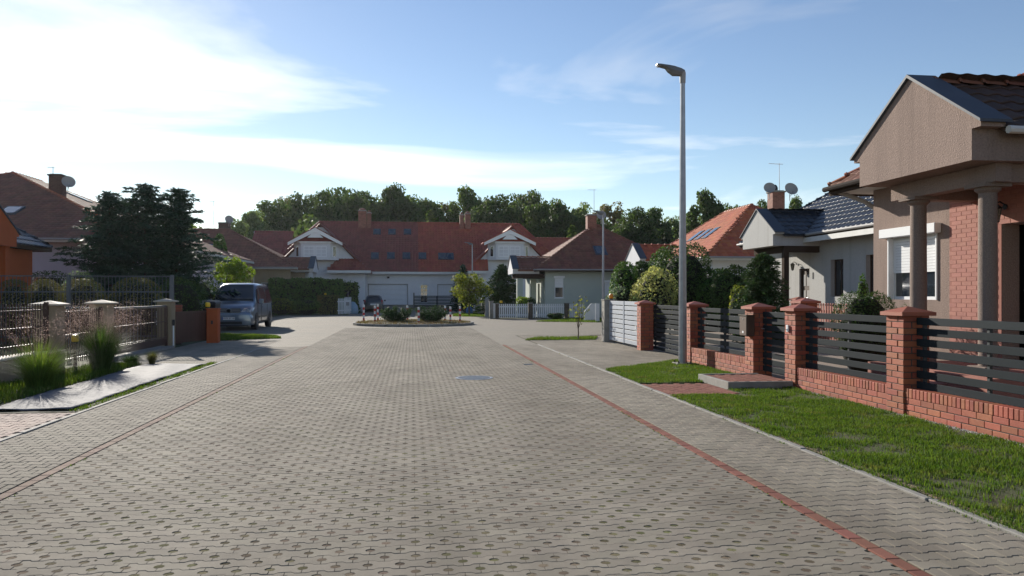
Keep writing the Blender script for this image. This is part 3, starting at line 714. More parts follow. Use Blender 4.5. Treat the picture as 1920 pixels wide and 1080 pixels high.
# roof tiles: profiled, lapped, each course proud of the one below
TW, TE, TLN = .30, .34, .40
def tile_tpl(w=TW, ln=TLN, npt=7, dx=0):
    xs = np.linspace(-w/2, w/2, npt); zz = .016*np.cos(2*np.pi*xs/w)
    n = npt; v = []; f = []                              # head, face, rounded nose, underside of the nose
    for y, dz in ((ln, .03), (.035, .0605), (.008, .058), (.0, .048), (.004, .034)): v += [(x, y, z+dz) for x, z in zip(xs, zz)]
    for r in range(4):
        for i in range(n-1): f.append(((r+1)*n+i, (r+1)*n+i+1, r*n+i+1, r*n+i))
    return v, f
def slope_frames(poly, e0, e1, w=TW, e=TE):
    """tile positions on a roof plane: poly (3-D), eave from e0 to e1 (left to right seen from outside)"""
    o = Vector(e0); ex = (Vector(e1)-o).normalized()
    nrm = None
    for p in poly:
        d = Vector(p)-o
        c = ex.cross(d)
        if c.length > .3: nrm = c.normalized(); break
    if nrm.z < 0: nrm = -nrm
    sy = nrm.cross(ex).normalized()
    if sy.z < 0: sy = -sy
    P2 = [((Vector(p)-o).dot(ex), (Vector(p)-o).dot(sy)) for p in poly]
    x0, x1 = min(p[0] for p in P2), max(p[0] for p in P2); y1 = max(p[1] for p in P2)
    C = np.array([(x, y) for y in np.arange(-.05, y1-.05, e) for x in np.arange(x0+w/2, x1, w)])
    T = C+np.array([0, e*.5]); ok = inpoly(T, P2)
    Mx = np.array([[ex.x, sy.x, nrm.x],[ex.y, sy.y, nrm.y],[ex.z, sy.z, nrm.z]])
    W = np.array([tuple(o+ex*float(c[0])+sy*float(c[1])) for c in C[ok]])
    return W, Mx
def lay_tiles(parent, slopes, m, singles=0, npt=7, w=TW, e=TE, keep=None):
    tv, tf = tile_tpl(w, e*1.17, npt); o = off(parent); Ws = []; Ms = []
    for s in slopes:
        W, Mx = slope_frames(*s, w, e)
        if len(W) == 0: continue
        if keep is not None:
            k = np.array([keep(p) for p in W]); W = W[k]
        Ws.append(W); Ms.append(np.repeat(Mx[None], len(W), 0))
    W = np.concatenate(Ws); X = np.concatenate(Ms)
    if singles:
        d = W[:, 0]*SY+W[:, 1]*CY; lat = (W[:, 0]*CY-W[:, 1]*SY)/np.maximum(d, .1)
        fac = -(X[:, 0, 2]*W[:, 0]+X[:, 1, 2]*W[:, 1]+X[:, 2, 2]*(W[:, 2]-EYE))
        score = d+np.where((lat > .67) | (fac < 0), 1e3, 0)
        idx = np.argsort(score)[:singles]; me = replicate('roof_tile', tv, tf, [(0,0,0)], [0.], None, True); me.materials.append(m)
        for i in idx:
            ob = link('roof_tile', me, None, parent); mm = Matrix(X[i].tolist()).to_4x4(); mm.translation = Vector(W[i])-o; ob.matrix_basis = mm
        mask = np.ones(len(W), bool); mask[idx] = False; W, X = W[mask], X[mask]
    if len(W):
        me = replicate('roof_tiles', tv, tf, W-np.array(o), RNG.random(len(W)), X, True)
        link('roof_tiles', me, m, parent)['kind'] = 'stuff'
def ridge(parent, p0, p1, m, joined=False, r=.105, ln=.38):
    a, b = Vector(p0), Vector(p1); d = (b-a); n = max(1, int(d.length/ln)); d.normalize(); o = off(parent)
    side = d.cross(Vector((0,0,1))).normalized(); up = side.cross(d).normalized()
    if up.z < 0: up = -up; side = -side
    K = 6; vs = []; fs = []
    for i, (y, rr, dz) in enumerate(((0, r*1.12, .03), (.05, r*1.12, .03), (.06, r, .02), (ln*1.1, r*.93, .0))):
        for k in range(K+1):
            w = math.pi*k/K; vs.append((math.cos(w)*rr*1.15, y, math.sin(w)*rr*.85+dz-.01))
    for i in range(3):
        for k in range(K): fs.append((i*(K+1)+k, (i+1)*(K+1)+k, (i+1)*(K+1)+k+1, i*(K+1)+k+1))
    fs.append(list(range(K+1)))
    Mx = np.array([[side.x, d.x, up.x],[side.y, d.y, up.y],[side.z, d.z, up.z]])
    pos = np.array([tuple(a+d*(i*(b-a).length/n)-o) for i in range(n)])
    if joined:
        me = replicate('ridge_tiles', vs, fs, pos, RNG.random(n), np.repeat(Mx[None], n, 0)); link('ridge_tiles', me, m, parent)['kind'] = 'stuff'
    else:
        me = replicate('ridge_tile', vs, fs, [(0,0,0)], [0.]); me.materials.append(m)
        for p in pos:
            ob = link('ridge_tile', me, None, parent); mm = Matrix(Mx.tolist()).to_4x4(); mm.translation = Vector(p); ob.matrix_basis = mm
def hip(u0, u1, v0, v1, ze, sl):
    W, D = u1-u0, v1-v0; h = min(W, D)/2; zr = ze+h*sl
    if D >= W: um = (u0+u1)/2; A, B = (um, v0+h, zr), (um, v1-h, zr)
    else: vm = (v0+v1)/2; A, B = (u0+h, vm, zr), (u1-h, vm, zr)
    c = [(u0,v0,ze),(u1,v0,ze),(u1,v1,ze),(u0,v1,ze)]
    if D >= W: S = {'S': [c[0],c[1],A], 'E': [c[1],c[2],B,A], 'N': [c[2],c[3],B], 'W': [c[3],c[0],A,B]}
    else: S = {'S': [c[0],c[1],B,A], 'E': [c[1],c[2],B], 'N': [c[2],c[3],A,B], 'W': [c[3],c[0],A]}
    hips = [(c[0],A),(c[1],A if D >= W else B),(c[2],B),(c[3],B if D >= W else A),(A,B)]
    return S, hips, c, A, B
def hip_roof(t, u0, u1, v0, v1, ze, sl, tm, rm_, tiles='WS', singles=0, hip_on=(0,1,2,3,4), joined=True, soffit=None, fascia=None, npt=7, gut=None, keep=None, w=TW, e=TE):
    S, hips, c, A, B = hip(u0, u1, v0, v1, ze, sl)
    m = MB()
    for k in 'SENW': m.poly(S[k])
    lo = [(x, y, ze-.10) for x, y, z in c]
    for i in range(4): m.poly([lo[i], lo[(i+1) % 4], c[(i+1) % 4], c[i]])
    m.poly(lo[::-1]); roof = m.build('roof', tm, t)
    so = MB().box(u0+.02, u1-.02, v0+.02, v1-.02, ze-.135, ze-.103).build('soffit', soffit or M['fascia'], t)
    f = MB(); q = .025
    f.box(u0-q, u0-.002, v0-q, v1+q, ze-.17, ze-.02).box(u1+.002, u1+q, v0-q, v1+q, ze-.17, ze-.02)
    f.box(u0-.002, u1+.002, v0-q, v0-.002, ze-.17, ze-.02).box(u0-.002, u1+.002, v1+.002, v1+q, ze-.17, ze-.02).build('fascia', fascia or M['fascia'], t)
    g = MB(); r = .055
    g.tube([(u0-.09, v0-.09, ze-.04),(u0-.09, v1+.09, ze-.04)], r, 8); g.tube([(u0-.09, v0-.09, ze-.04),(u1+.09, v0-.09, ze-.04)], r, 8)
    g.build('gutter', gut or M['gutter'], t)
    if tiles:
        lay_tiles(t, [(S[k], S[k][0], S[k][1]) for k in tiles], tm, singles, npt, w, e, keep)
    for i in hip_on: ridge(t, *hips[i], rm_, joined)
    return S, hips
def downpipe(t, u, v, z0, z1, m=None): MB().tube([(u,v,z0),(u,v,z1)], .04, 8).build('downpipe', m or M['gutter'], t)
def skylight(t, c, n, up, w, h, label=None, fm=None):
    """roof window lying on a slope: centre c, normal n, up direction along the slope"""
    n = Vector(n).normalized(); up = Vector(up).normalized(); ex = up.cross(n).normalized(); c = Vector(c)
    def slab(w_, h_, a, b):
        p = [c+ex*x*w_/2+up*y*h_/2+n*a for x, y in ((-1,-1),(1,-1),(1,1),(-1,1))]; return MB().prism(p, n*(b-a))
    f = slab(w, h, .0, .10).build('roof_window', fm or M['sheet_metal'], t)
    slab(w*.78, h*.80, .101, .106).build('pane', M['glass'], f)
    return f
def chimney(t, u0, u1, v0, v1, z0, z1, m, cap=None, courses=True):
    c = part('chimney', m, t, (u0,u1,v0,v1,z0,z1-.12), bevel=.01)
    part('chimney_cap', cap or M['concrete'], c, (u0-.06,u1+.06,v0-.06,v1+.06,z1-.118,z1-.04), (u0+.04,u1-.04,v0+.04,v1-.04,z1-.04,z1), bevel=.008)
    return c
def dish(label, loc, r, az, arm=.35, wall=None):
    """satellite dish on a short mast; az: compass direction it faces (radians from +X)"""
    t = thing('satellite_dish', label, 'satellite dish', loc, az-math.pi/2)
    pr = [(r*k/6, .35*r*(k/6)**2) for k in range(7)]
    m = MB(); prof = [(a+1e-3, b) for a, b in pr]+[(r*1.0, .35*r+.012)]+[(a+1e-3, b+.012) for a, b in pr[::-1]]
    vs = []; N_ = 20; tilt = math.radians(28)
    for a, b in prof:
        for k in range(N_):
            w = 2*math.pi*k/N_; p = Vector((a*math.cos(w), b, a*math.sin(w)*1.08)); vs.append(Matrix.Rotation(tilt, 3, 'X') @ p)
    fs = [(i*N_+k, (i+1)*N_+k, (i+1)*N_+(k+1) % N_, i*N_+(k+1) % N_) for i in range(len(prof)-1) for k in range(N_)]
    m.add(vs, fs, True).build('reflector', M['gutter'], t, local=True)
    MB().tube([(0,-.02,-r*.3),(0,-.12,-r*.7),(0,-.12,-r*.7-arm)], .022, 8).build('mast', M['zinc'], t, local=True)
    MB().tube([(0,.0,-r*.95),(0,r*1.0,-r*.35)], .013, 6).tube([(0,r*1.0,-r*.35),(0,r*.85,-r*.22)], .03, 8).build('feed_arm', M['zinc'], t, local=True)
    return t
def antenna(label, loc, h, n=7, ln=.9, az=0):
    t = thing('antenna', label, 'antenna', loc, az)
    MB().tube([(0,0,0),(0,0,h)], [.022,.014], 6).build('mast', M['zinc'], t, local=True)
    MB().tube([(-ln*.75,0,h-.06),(ln*.25,0,h-.06)], .012, 6).build('boom', M['zinc'], t, local=True)
    for k in range(n):
        x = -ln*.72+k*ln*.95/n; q = .09+.02*k; MB().tube([(x,-q,h-.06),(x,q,h-.06)], .005, 5).build('element', M['zinc'], t, local=True)
    return t
# ================================================================== bungalows on the right
def porch_gable(t, ug, vc, hw, zb, zk, za, wm, tm, rm_, depth_u, join_u, singles=0, par=.25, cop=None, flip=1, tiles=True, beamm=None, soffit=None, beam_z=.26):
    """gable-fronted porch canopy facing the street; flip=+1 on the right side (faces -X), -1 on the left side"""
    f = flip; sl = (za-zk)/hw
    pts = [(ug, vc-hw, zb),(ug, vc+hw, zb),(ug, vc+hw, zk),(ug, vc, za),(ug, vc-hw, zk)]
    MB().prism(pts, (f*par,0,0)).build('gable_wall', wm, t)
    for s in (-1, 1):
        k = MB(); a, b = sorted((vc+s*(hw+.001), vc+s*(hw+.17))); k.prism([(ug,a,zk-.19),(ug,b,zk-.19),(ug,b,zk-.02-.17*sl*(1 if s > 0 else 0)),(ug,a,zk-.02-.17*sl*(0 if s > 0 else 1))], (f*(par+.12),0,0)); k.build('kneeler', wm, t)
    c = MB(); q = .045
    for s in (-1, 1):
        e = (vc+s*(hw+.22), zk-.22*sl); p = [(ug-f*.05, e[0], e[1]+.005),(ug-f*.05, vc, za+.005),(ug-f*.05, vc, za+q+.01),(ug-f*.05, e[0], e[1]+q)]
        c.prism(p, (f*(par+.23),0,0))
    c.build('coping', cop or M['sheet_metal'], t)
    # canopy box behind the gable
    x0, x1 = ug+f*(par+.002), ug+f*depth_u
    part('side_beam', wm, t, (x0,x1,vc-hw,vc-hw+.2,zb,zk-.06), (x0,x1,vc+hw-.2,vc+hw,zb,zk-.06))
    part('ceiling', soffit or wm, t, (x0,x1,vc-hw+.201,vc+hw-.201,zb+.003,zb+.06))
    # little tiled roof
    zr = za-.10; ze = zr-(hw+.18)*sl; r0 = ug+f*(par+.10); r1 = ug+f*join_u
    m = MB()
    for s in (-1, 1):
        p = [(r0,vc,zr),(r1,vc,zr),(r1,vc+s*(hw+.18),ze),(r0,vc+s*(hw+.18),ze)]; m.prism(p, (0,0,-.06))
    m.build('porch_roof', tm, t)
    return ('slopes', [([(r0,vc-hw-.18,ze),(r1,vc-hw-.18,ze),(r1,vc,zr),(r0,vc,zr)], (r0,vc-hw-.18,ze) if f > 0 else (r1,vc-hw-.18,ze), (r1,vc-hw-.18,ze) if f > 0 else (r0,vc-hw-.18,ze)),
                       ([(r0,vc+hw+.18,ze),(r1,vc+hw+.18,ze),(r1,vc,zr),(r0,vc,zr)], (r1,vc+hw+.18,ze) if f > 0 else (r0,vc+hw+.18,ze), (r0,vc+hw+.18,ze) if f > 0 else (r1,vc+hw+.18,ze))],
            ((r0,vc,zr+.02),(r1,vc,zr+.02)))
def column(t, u, v, z0, z1, r, m):
    c = MB().lathe([(r*1.02,z0),(r,z0+.1),(r*1.04,(z0+z1)*.45),(r*.98,z1-.12)], (u,v,0), 20).build('column', m, t)
    MB().box(u-.21,u+.21,v-.21,v+.21,z1-.05,z1).lathe([(r*1.05,z1-.125),(r*1.38,z1-.09),(r*1.38,z1-.051)], (u,v,0), 20).build('capital', m, c)
    part('plinth', m, c, (u-.19,u+.19,v-.19,v+.19,z0-.12,z0-.001), bevel=.01)
    return c
def lantern(label, u, v, z, d=-1):
    t = thing('wall_lantern', label, 'lantern', (u, v, z))
    MB().tube([(0,0,.10),(d*.10,0,.16),(d*.17,0,.13)], .012, 6).lathe([(.045,0),(.05,d*.015),(.045,d*.02)] if d > 0 else [(.045,-.02),(.05,-.015),(.045,0)], (0,0,.08), 12, 'x').build('bracket', M['black'], t, local=True)
    MB().lathe([(.03,.115),(.095,.06),(.10,.05),(.085,.045)], (d*.17,0,0), 6, smooth=False).build('roof', M['black'], t, local=True)
    f = MB()
    for k in range(6):
        w = k*math.pi/3; f.tube([(d*.17+.085*math.cos(w),.085*math.sin(w),.045),(d*.17+.05*math.cos(w),.05*math.sin(w),-.15)], .007, 5)
    f.lathe([(.055,-.15),(.06,-.165),(.02,-.19),(0,-.2)], (d*.17,0,0), 6, smooth=False).build('cage', M['black'], t, local=True)
    MB().lathe([(.048,-.145),(.08,.043)], (d*.17,0,0), 6, smooth=False).build('glass', mat('lantern_glass', (.25,.24,.2), .2, trans=.6), t, local=True)
    return t
def panel_door(t, axis, c, d, a0, a1, z0, z1, fm, lights=True):
    w = part('door', fm, t, abox(axis, c, c-d*.05, a0, a1, z0, z1), bevel=.004)
    part('door_frame', fm, w, abox(axis, c+d*.03, c-d*.06, a0-.09, a0-.003, z0, z1+.09), abox(axis, c+d*.03, c-d*.06, a1+.003, a1+.09, z0, z1+.09), abox(axis, c+d*.03, c-d*.06, a0-.003, a1+.003, z1+.003, z1+.09))
    am = (a0+a1)/2; hw = (a1-a0)/2
    for k in range(3):
        za = z0+(z1-z0)*(.10+.3*k)
        for s in (-1, 1):
            b0, b1 = sorted((am+s*hw*.12, am+s*hw*.75))
            part('door_panel', (M['gutter'] if (lights and k) else fm), w, abox(axis, c+d*.012, c+d*.002, b0, b1, za, za+(z1-z0)*.22), bevel=.006)
    MB().tube([(c+d*.01, a0+.1, z0+1.0),(c+d*.06, a0+.1, z0+1.0),(c+d*.06, a0+.22, z0+1.0)] if axis == 'u' else [(a0+.1, c+d*.01, z0+1.0),(a0+.1, c+d*.06, z0+1.0),(a0+.22, c+d*.06, z0+1.0)], .011, 6).build('handle', M['zinc'], w)
    return w

# ---- the near house with the stone porch
wu = 9.5
H4 = thing('bungalow', 'nearest bungalow, brown stucco, with a gabled porch on round columns', 'house', (13, 9, 0))
wallm = MB(); win = (13.12, 14.60, 1.50, 2.74); drw = (10.2, 11.55, .45, 2.73)
cells(wallm, 'u', wu, wu+.3, 3.2, 15.12, -.1, 3.76, [win, drw])
cells(wallm, 'v', 14.82, 15.12, wu+.3, 17.5, -.1, 3.76, []); cells(wallm, 'v', 3.2, 3.5, wu+.3, 17.5, -.1, 3.76, []); cells(wallm, 'u', 17.2, 17.5, 3.5, 14.82, -.1, 3.76, [])
wallm.build('wall', M['stucco_brown'], H4)
window(H4, 'u', wu+.10, -1, *win, M['pvc_white'], (1,0), M['cap'], .56)
part('shutter_box', M['pvc_white'], H4, (wu-.14, wu-.002, win[0]-.1, win[1]+.12, 2.72, 2.90), bevel=.01)
part('shutter_rail', M['pvc_white'], H4, (wu-.03, wu+.095, win[0]-.001+.001, win[0]+.035, 1.5, 2.72), (wu-.03, wu+.095, win[1]-.035, win[1]-.001, 1.5, 2.72))
part('room', M['inner_dark'], H4, (wu+.9, wu+.95, 9.6, 14.7, .2, 3.6), (wu+.3, wu+.9, 12.55, 12.6, .2, 3.6))
part('door_recess', M['inner_dark'], H4, (wu+.5, wu+.55, 9.9, 11.9, .4, 2.9))
panel_door(H4, 'u', wu+.42, -1, 10.35, 11.4, .47, 2.6, M['wood_dark'], False)
# clinker facing round the entrance, brick by brick
cb = MB().box(-.011,.011,-.1195,.1195,-.034,.034).mesh('brick', bevel=.002); cb.materials.append(M['clinker_pink'])
part('facing_mortar', M['mortar_pale'], H4, (wu-.012, wu-.001, 11.56, 12.79, .0, 3.44), (wu-.012, wu-.001, 10.2, 11.559, 2.74, 3.44), (wu-.012, wu-.001, 8.6, 10.19, .0, 3.44))
rest = []
for k in range(45):
    z = .04+k*.076; y = 8.62+(.125 if k % 2 else 0)
    while y < 12.72:
        if y > 11.55 or (y > 10.1 and z > 2.76):
            y1 = min(y+.2395, 12.785); ob = link('brick', cb, None, H4, Vector((wu-.0045, (y+y1)/2+.005, z))-H4.location); ob.scale.y = (y1-y)/.2395
        elif y < 10.05: rest.append((wu-.0045-13, y+.125-9, z))
        y += .2495
bt = MB().box(-.011,.011,-.1195,.1195,-.034,.034); link('bricks', replicate('bricks', bt.v, bt.f, rest, RNG.random(len(rest))), M['clinker_pink'], H4)['kind'] = 'stuff'
# main roof
hip_roof(H4, 8.9, 18.1, 2.6, 15.74, 3.89, .712, M['tile_brown2'], M['ridge_red'], 'WN', 150, (0,3,4), False, M['fascia'], M['fascia_dark'], 7, M['gutter_dark'])
_, ps, rl = porch_gable(H4, 7.6, 11.15, 1.35, 3.44, 4.06, 4.93, M['stucco_brown'], M['tile_umber'], M['ridge_red'], 1.9, 3.1)
lay_tiles(H4, ps, M['tile_umber'], 140, keep=lambda p: p[2] > 3.89+(p[0]-8.9)*.712-.15); ridge(H4, *rl, M['tile_brown'])
MB().tube([(7.95,9.56,3.82),(9.0,9.56,3.82)], .055, 8).build('gutter', M['fascia'], H4)
part('porch_beam', M['stucco_brown'], H4, (8.08,8.32,9.95,12.35,3.18,3.438), (8.321,9.49,10.0,10.24,3.18,3.438), (8.321,9.49,12.05,12.29,3.18,3.438))
column(H4, 8.2, 10.25, .57, 3.178, .122, M['granite_col']); column(H4, 8.2, 11.80, .57, 3.178, .122, M['granite_col'])
part('porch_floor', M['clinker_pink'], H4, (7.75,9.49,9.7,12.5,0,.449))
for k in range(2): part('step', M['clinker_pink'], H4, (7.75-.32*(2-k), 7.749-.32*(1-k), 10.5, 11.9, 0, .15*(k+1)), bevel=.008)
MB().tube([(9.0,15.6,3.78),(9.45,15.35,3.55),(9.75,15.2,3.3)], .045, 8).tube([(9.75,15.2,3.3),(9.75,15.2,.1)], .045, 8).build('downpipe', M['gutter'], H4)
lantern('black wrought lantern beside the entrance of the near porch', wu-.03, 11.45, 2.93)

# ---- the pale grey house with graphite tiles
du, dv = 5.9, 18.15; wu = 15.4
H3 = thing('bungalow', 'pale grey bungalow with glossy graphite tiled roof', 'house', (19, 27, 0))
wallm = MB(); w1 = (26.36, 27.22, 1.52, 2.88); w2 = (23.7, 24.95, 1.52, 2.95); d1 = (28.78, 29.58, .45, 2.62)
cells(wallm, 'u', wu, wu+.3, 21.4, 33.27, -.1, 3.76, [w1, w2, d1])
cells(wallm, 'v', 32.97, 33.27, wu+.3, 23.4, -.1, 3.76, []); cells(wallm, 'v', 21.4, 21.7, wu+.3, 23.4, -.1, 3.76, []); cells(wallm, 'u', 23.1, 23.4, 21.7, 32.97, -.1, 3.76, [])
wallm.build('wall', M['stucco_grey'], H3)
for w in (w1, w2): window(H3, 'u', wu+.16, -1, *w, M['wood_dark'], (1,0), M['wood_dark'])
part('room', M['inner_dark'], H3, (wu+.9, wu+.95, 21.8, 32.9, .2, 3.6))
panel_door(H3, 'u', wu+.10, -1, 28.86, 29.50, .47, 2.55, M['wood_dark'])
hip_roof(H3, 14.8, 24.0, 20.75, 33.89, 3.89, .712, M['tile_dark'], M['tile_dark'], 'WN', 150, (0,3,4), False, M['stucco_grey'], M['fascia_dark'])
_, ps, rl = porch_gable(H3, 13.5, 29.3, 1.35, 3.44, 4.06, 4.93, M['stucco_grey'], M['tile_dark'], M['tile_dark'], 1.9, 3.1)
lay_tiles(H3, ps, M['tile_dark'], 145, keep=lambda p: p[2] > 3.89+(p[0]-14.8)*.712-.15); ridge(H3, *rl, M['tile_dark'])
part('porch_beam', M['fascia_dark'], H3, (13.95,14.2,28.0,30.6,3.2,3.438), (14.201,15.39,28.0,28.2,3.2,3.438))
part('porch_post', M['fascia_dark'], H3, (13.98,14.18,28.02,28.22,.4,3.199), (13.98,14.18,30.35,30.55,.4,3.199))
part('porch_floor', M['concrete'], H3, (13.7,15.39,27.8,30.8,0,.42))
part('eave_board', M['fascia'], H3, (14.70,14.773,20.8,28.0,3.56,3.74))
skylight(H3, (17.6,27.5,3.89+2.8*.712), (-.712,0,1), (1,0,.712), .8, 1.2)
lantern('small lantern above the panelled door of the grey house', wu-.03, 29.75, 2.75)
nbp = part('house_number', M['black'], H3, (wu-.012, wu-.002, 28.45, 28.55, 2.2, 2.45))

# ---- orange-roofed house behind the shrubs
H2 = thing('bungalow', 'bungalow with bright orange tiled roof behind the garden shrubs', 'house', (20, 46, 0))
wallm = MB(); cells(wallm, 'u', 16.0, 16.3, 40.2, 51.9, -.1, 3.47, [(46.6,47.6,1.4,2.7)]); cells(wallm, 'v', 40.2, 40.5, 16.3, 24, -.1, 3.47, [(17.4,18.5,1.4,2.7)]); cells(wallm, 'v', 51.6, 51.9, 16.3, 24, -.1, 3.47, []); cells(wallm, 'u', 23.7, 24.0, 40.5, 51.6, -.1, 3.47, [])
wallm.build('wall', M['stucco_white'], H2)
window(H2, 'u', 16.12, -1, 46.6, 47.6, 1.4, 2.7, M['pvc_white']); window(H2, 'v', 40.32, -1, 17.4, 18.5, 1.4, 2.7, M['pvc_white'])
hip_roof(H2, 15.4, 24.5, 39.5, 52.5, 3.6, .72, M['tile_orange'], M['ridge_red'], 'WS', 0, (0,1,3,4), True, M['fascia'], M['fascia'], 5)
_, ps, rl = porch_gable(H2, 14.1, 48.9, 1.5, 3.45, 3.95, 4.85, M['stucco_white'], M['tile_orange'], M['ridge_red'], 1.9, 3.0)
lay_tiles(H2, ps, M['tile_orange'], 0, 5); ridge(H2, *rl, M['ridge_red'], True)
part('porch_post', M['stucco_white'], H2, (14.3,14.55,47.6,47.85,0,3.449), (14.3,14.55,50.0,50.25,0,3.449))
for vv, s in ((45.6, .35), (46.9, .35), (44.4,.5)): skylight(H2, (17.6,vv,3.6+2.2*.72), (-.72,0,1), (1,0,.72), .75, 1.15)
chimney(H2, 20.9, 21.65, 43.3, 44.0, 5.5, 7.7, M['chimney'])
dish('satellite dish left of the brick chimney above the orange roof', (20.65,43.2,7.75), .33, math.radians(250))
dish('satellite dish right of the brick chimney above the orange roof', (21.95,43.2,7.7), .38, math.radians(265))
MB().lathe([(.10,0),(.17,.05),(.17,.18),(.10,.32),(.04,.36)], (21.2,43.65,7.7), 12).build('chimney_cowl', M['black'], H2)
antenna('television antenna on a lattice mast above the orange roof', (21.5,43.7,7.6), 1.75, 7, .95, math.radians(8))

# ---- green-grey house with moss on its brown roof
H1 = thing('bungalow', 'pale green bungalow with mossy brown hipped roof', 'house', (14, 58, 0))
wallm = MB(); w1 = (onv(1040,54.2), onv(1057,54.2), 1.35, 2.75); w2 = (onv(1134,54.2), onv(1146,54.2), 1.5, 2.45); w3 = (55.3, 56.0, 1.2, 2.6); d3 = (56.6, 57.5, .2, 2.4)
cells(wallm, 'v', 54.2, 54.5, 9.3, 18.8, -.1, 3.24, [w1, w2]); cells(wallm, 'u', 9.3, 9.6, 54.5, 63.5, -.1, 3.24, [w3, d3]); cells(wallm, 'u', 18.5, 18.8, 54.5, 63.5, -.1, 3.24, []); cells(wallm, 'v', 63.5, 63.8, 9.3, 18.8, -.1, 3.24, [])
wallm.build('wall', M['stucco_green'], H1)
window(H1, 'v', 54.27, -1, *w1, M['pvc_white'], (0,0), True, .45, True, slat=.09); window(H1, 'v', 54.27, -1, *w2, M['pvc_white'], (0,0), True, .95, True, slat=.09)
window(H1, 'u', 9.36, -1, *w3, M['pvc_white'], (0,0), True, .3); panel_door(H1, 'u', 9.42, -1, 56.65, 57.45, .22, 2.35, M['wood_dark'])
part('room', M['inner_dark'], H1, (9.9,18.4,55.4,55.45,.2,3.2))
hip_roof(H1, 8.55, 19.5, 53.5, 64.3, 3.36, .66, M['tile_brown2'], M['tile_brown2'], 'WS', 0, (0,1,3,4), True, M['fascia_dark'], M['fascia_dark'], 5)
_, ps, rl = porch_gable(H1, 7.0, 55.6, 1.35, 3.05, 3.5, 4.35, M['stucco_white'], M['tile_brown'], M['tile_brown'], 1.9, 3.2, soffit=M['fascia_dark'])
lay_tiles(H1, ps, M['tile_brown'], 0, 5); ridge(H1, *rl, M['tile_brown'], True)
part('porch_beam', M['fascia_dark'], H1, (7.3,9.28,54.35,56.85,2.75,3.049))
part('porch_post', M['stucco_green'], H1, (7.35,7.75,54.5,54.9,0,2.749), (8.6,9.0,56.3,56.7,0,2.749))
skylight(H1, (13.6,55.6,3.36+2.1*.66), (0,-.66,1), (0,1,.66), .9, 1.25)
chimney(H1, 13.3, 14.0, 58.4, 59.1, 6.4, 7.75, M['chimney'])
dish('satellite dish on the chimney above the mossy brown roof', (14.35,58.3,7.6), .36, math.radians(260))
antenna('thin television antenna above the mossy brown roof', (13.9,58.8,7.6), 2.1, 5, .7)
# ================================================================== houses on the left
# orange house at the picture edge
HO = thing('bungalow', 'orange stucco bungalow with dark tiled roof at the left edge', 'house', (-18, 27, 0))
wallm = MB(); cells(wallm, 'u', -15.4, -15.1, 20.6, 33.5, -.1, 3.36, [(29.9,31.6,1.55,2.55)]); cells(wallm, 'v', 33.2, 33.5, -23, -15.4, -.1, 3.36, []); cells(wallm, 'v', 20.6, 20.9, -23, -15.4, -.1, 3.36, []); cells(wallm, 'u', -23, -22.7, 20.9, 33.2, -.1, 3.36, [])
wallm.build('wall', M['stucco_orange'], HO)
window(HO, 'u', -15.16, 1, 29.9, 31.6, 1.55, 2.55, M['pvc_white'], (1,0))
hip_roof(HO, -23.7, -14.65, 20.0, 34.1, 3.5, .75, M['tile_dark'], M['tile_dark'], 'EN', 0, (1,2,4), True, M['fascia_dark'], M['fascia_dark'], 5)
_, ps, rl = porch_gable(HO, -13.6, 27.1, 1.95, 3.25, 3.8, 5.0, M['stucco_orange'], M['tile_dark'], M['tile_dark'], 1.7, 3.4, flip=-1)
lay_tiles(HO, ps, M['tile_dark'], 0, 5); ridge(HO, *rl, M['tile_dark'], True)
part('porch_post', M['stucco_orange'], HO, (-14.0,-13.7,25.4,25.7,0,3.249), (-14.0,-13.7,28.5,28.8,0,3.249))

# violet house with big brown hipped roof
s = 38/36.
HV = thing('house', 'pale violet house with large brown hipped roof behind the spruces', 'house', (-24, 50, 0))
c0 = at(270, 38.0); ze = zat(448, 38.0); a = 11.3
wallm = MB(); wu = c0[0]-.9; wv = c0[1]+.9
cells(wallm, 'v', wv, wv+.3, wu-20.5, wu, -.1, ze-.14, [(wu-5.2,wu-4.0,.9,2.5)]); cells(wallm, 'u', wu-.3, wu, wv+.3, wv+20.5, -.1, ze-.14, [(wv+2,wv+3.4,1.0,2.6)])
wallm.build('wall', M['stucco_violet'], HV)
window(HV, 'v', wv+.1, -1, wu-5.2, wu-4.0, .9, 2.5, M['pvc_white']); window(HV, 'u', wu-.1, 1, wv+2, wv+3.4, 1.0, 2.6, M['pvc_white'])
S, hips = hip_roof(HV, c0[0]-2*a, c0[0], c0[1], c0[1]+2*a+4, ze, .418, M['tile_brown'], M['ridge_red'], 'ES', 0, (0,1,4), True, M['fascia'], M['fascia'], 5)
downpipe(HV, wu-1.2, wv-.06, 0, ze-.1)
def on_s(px, py, w=.9, h=1.3):       # roof windows on the camera-facing slope
    u, v = c0[0], c0[1]
    for k in range(60):
        d = 36+k*.2; p = at(px, d); z = ze+(p[1]-c0[1])*.418
        if zat(py, d) <= z: break
    return skylight(HV, (p[0], p[1], z+.04), (0,-.418,1), (0,1,.418), w, h)
on_s(21, 399)
ax, ay = c0[0]-a, c0[1]+a
for k, (du_, dv_) in enumerate(((3.2, 4.5), (6.2, 1.5))): skylight(HV, (ax+du_, ay+dv_-3, ze+(a-du_)*.418+.04), (.418,0,1), (-1,0,.418), .9, 1.4)
cu, cv = at(108, 45.5); zt = zat(327, 45.5)
chimney(HV, cu-.36, cu+.36, cv-.32, cv+.32, zt-1.5, zt, brick_print('dark_chimney', (.12,.066,.05), (.10,.055,.042), (1.2,1.3,1.4)), M['mortar'])
p = at(128, 45.0); dish('satellite dish on the chimney of the violet house', (p[0], p[1], zat(343,45.0)), .36, math.radians(-60))
antenna('small antenna on the chimney of the violet house', (cu-.25, cv, zt-.1), .55, 4, .4)

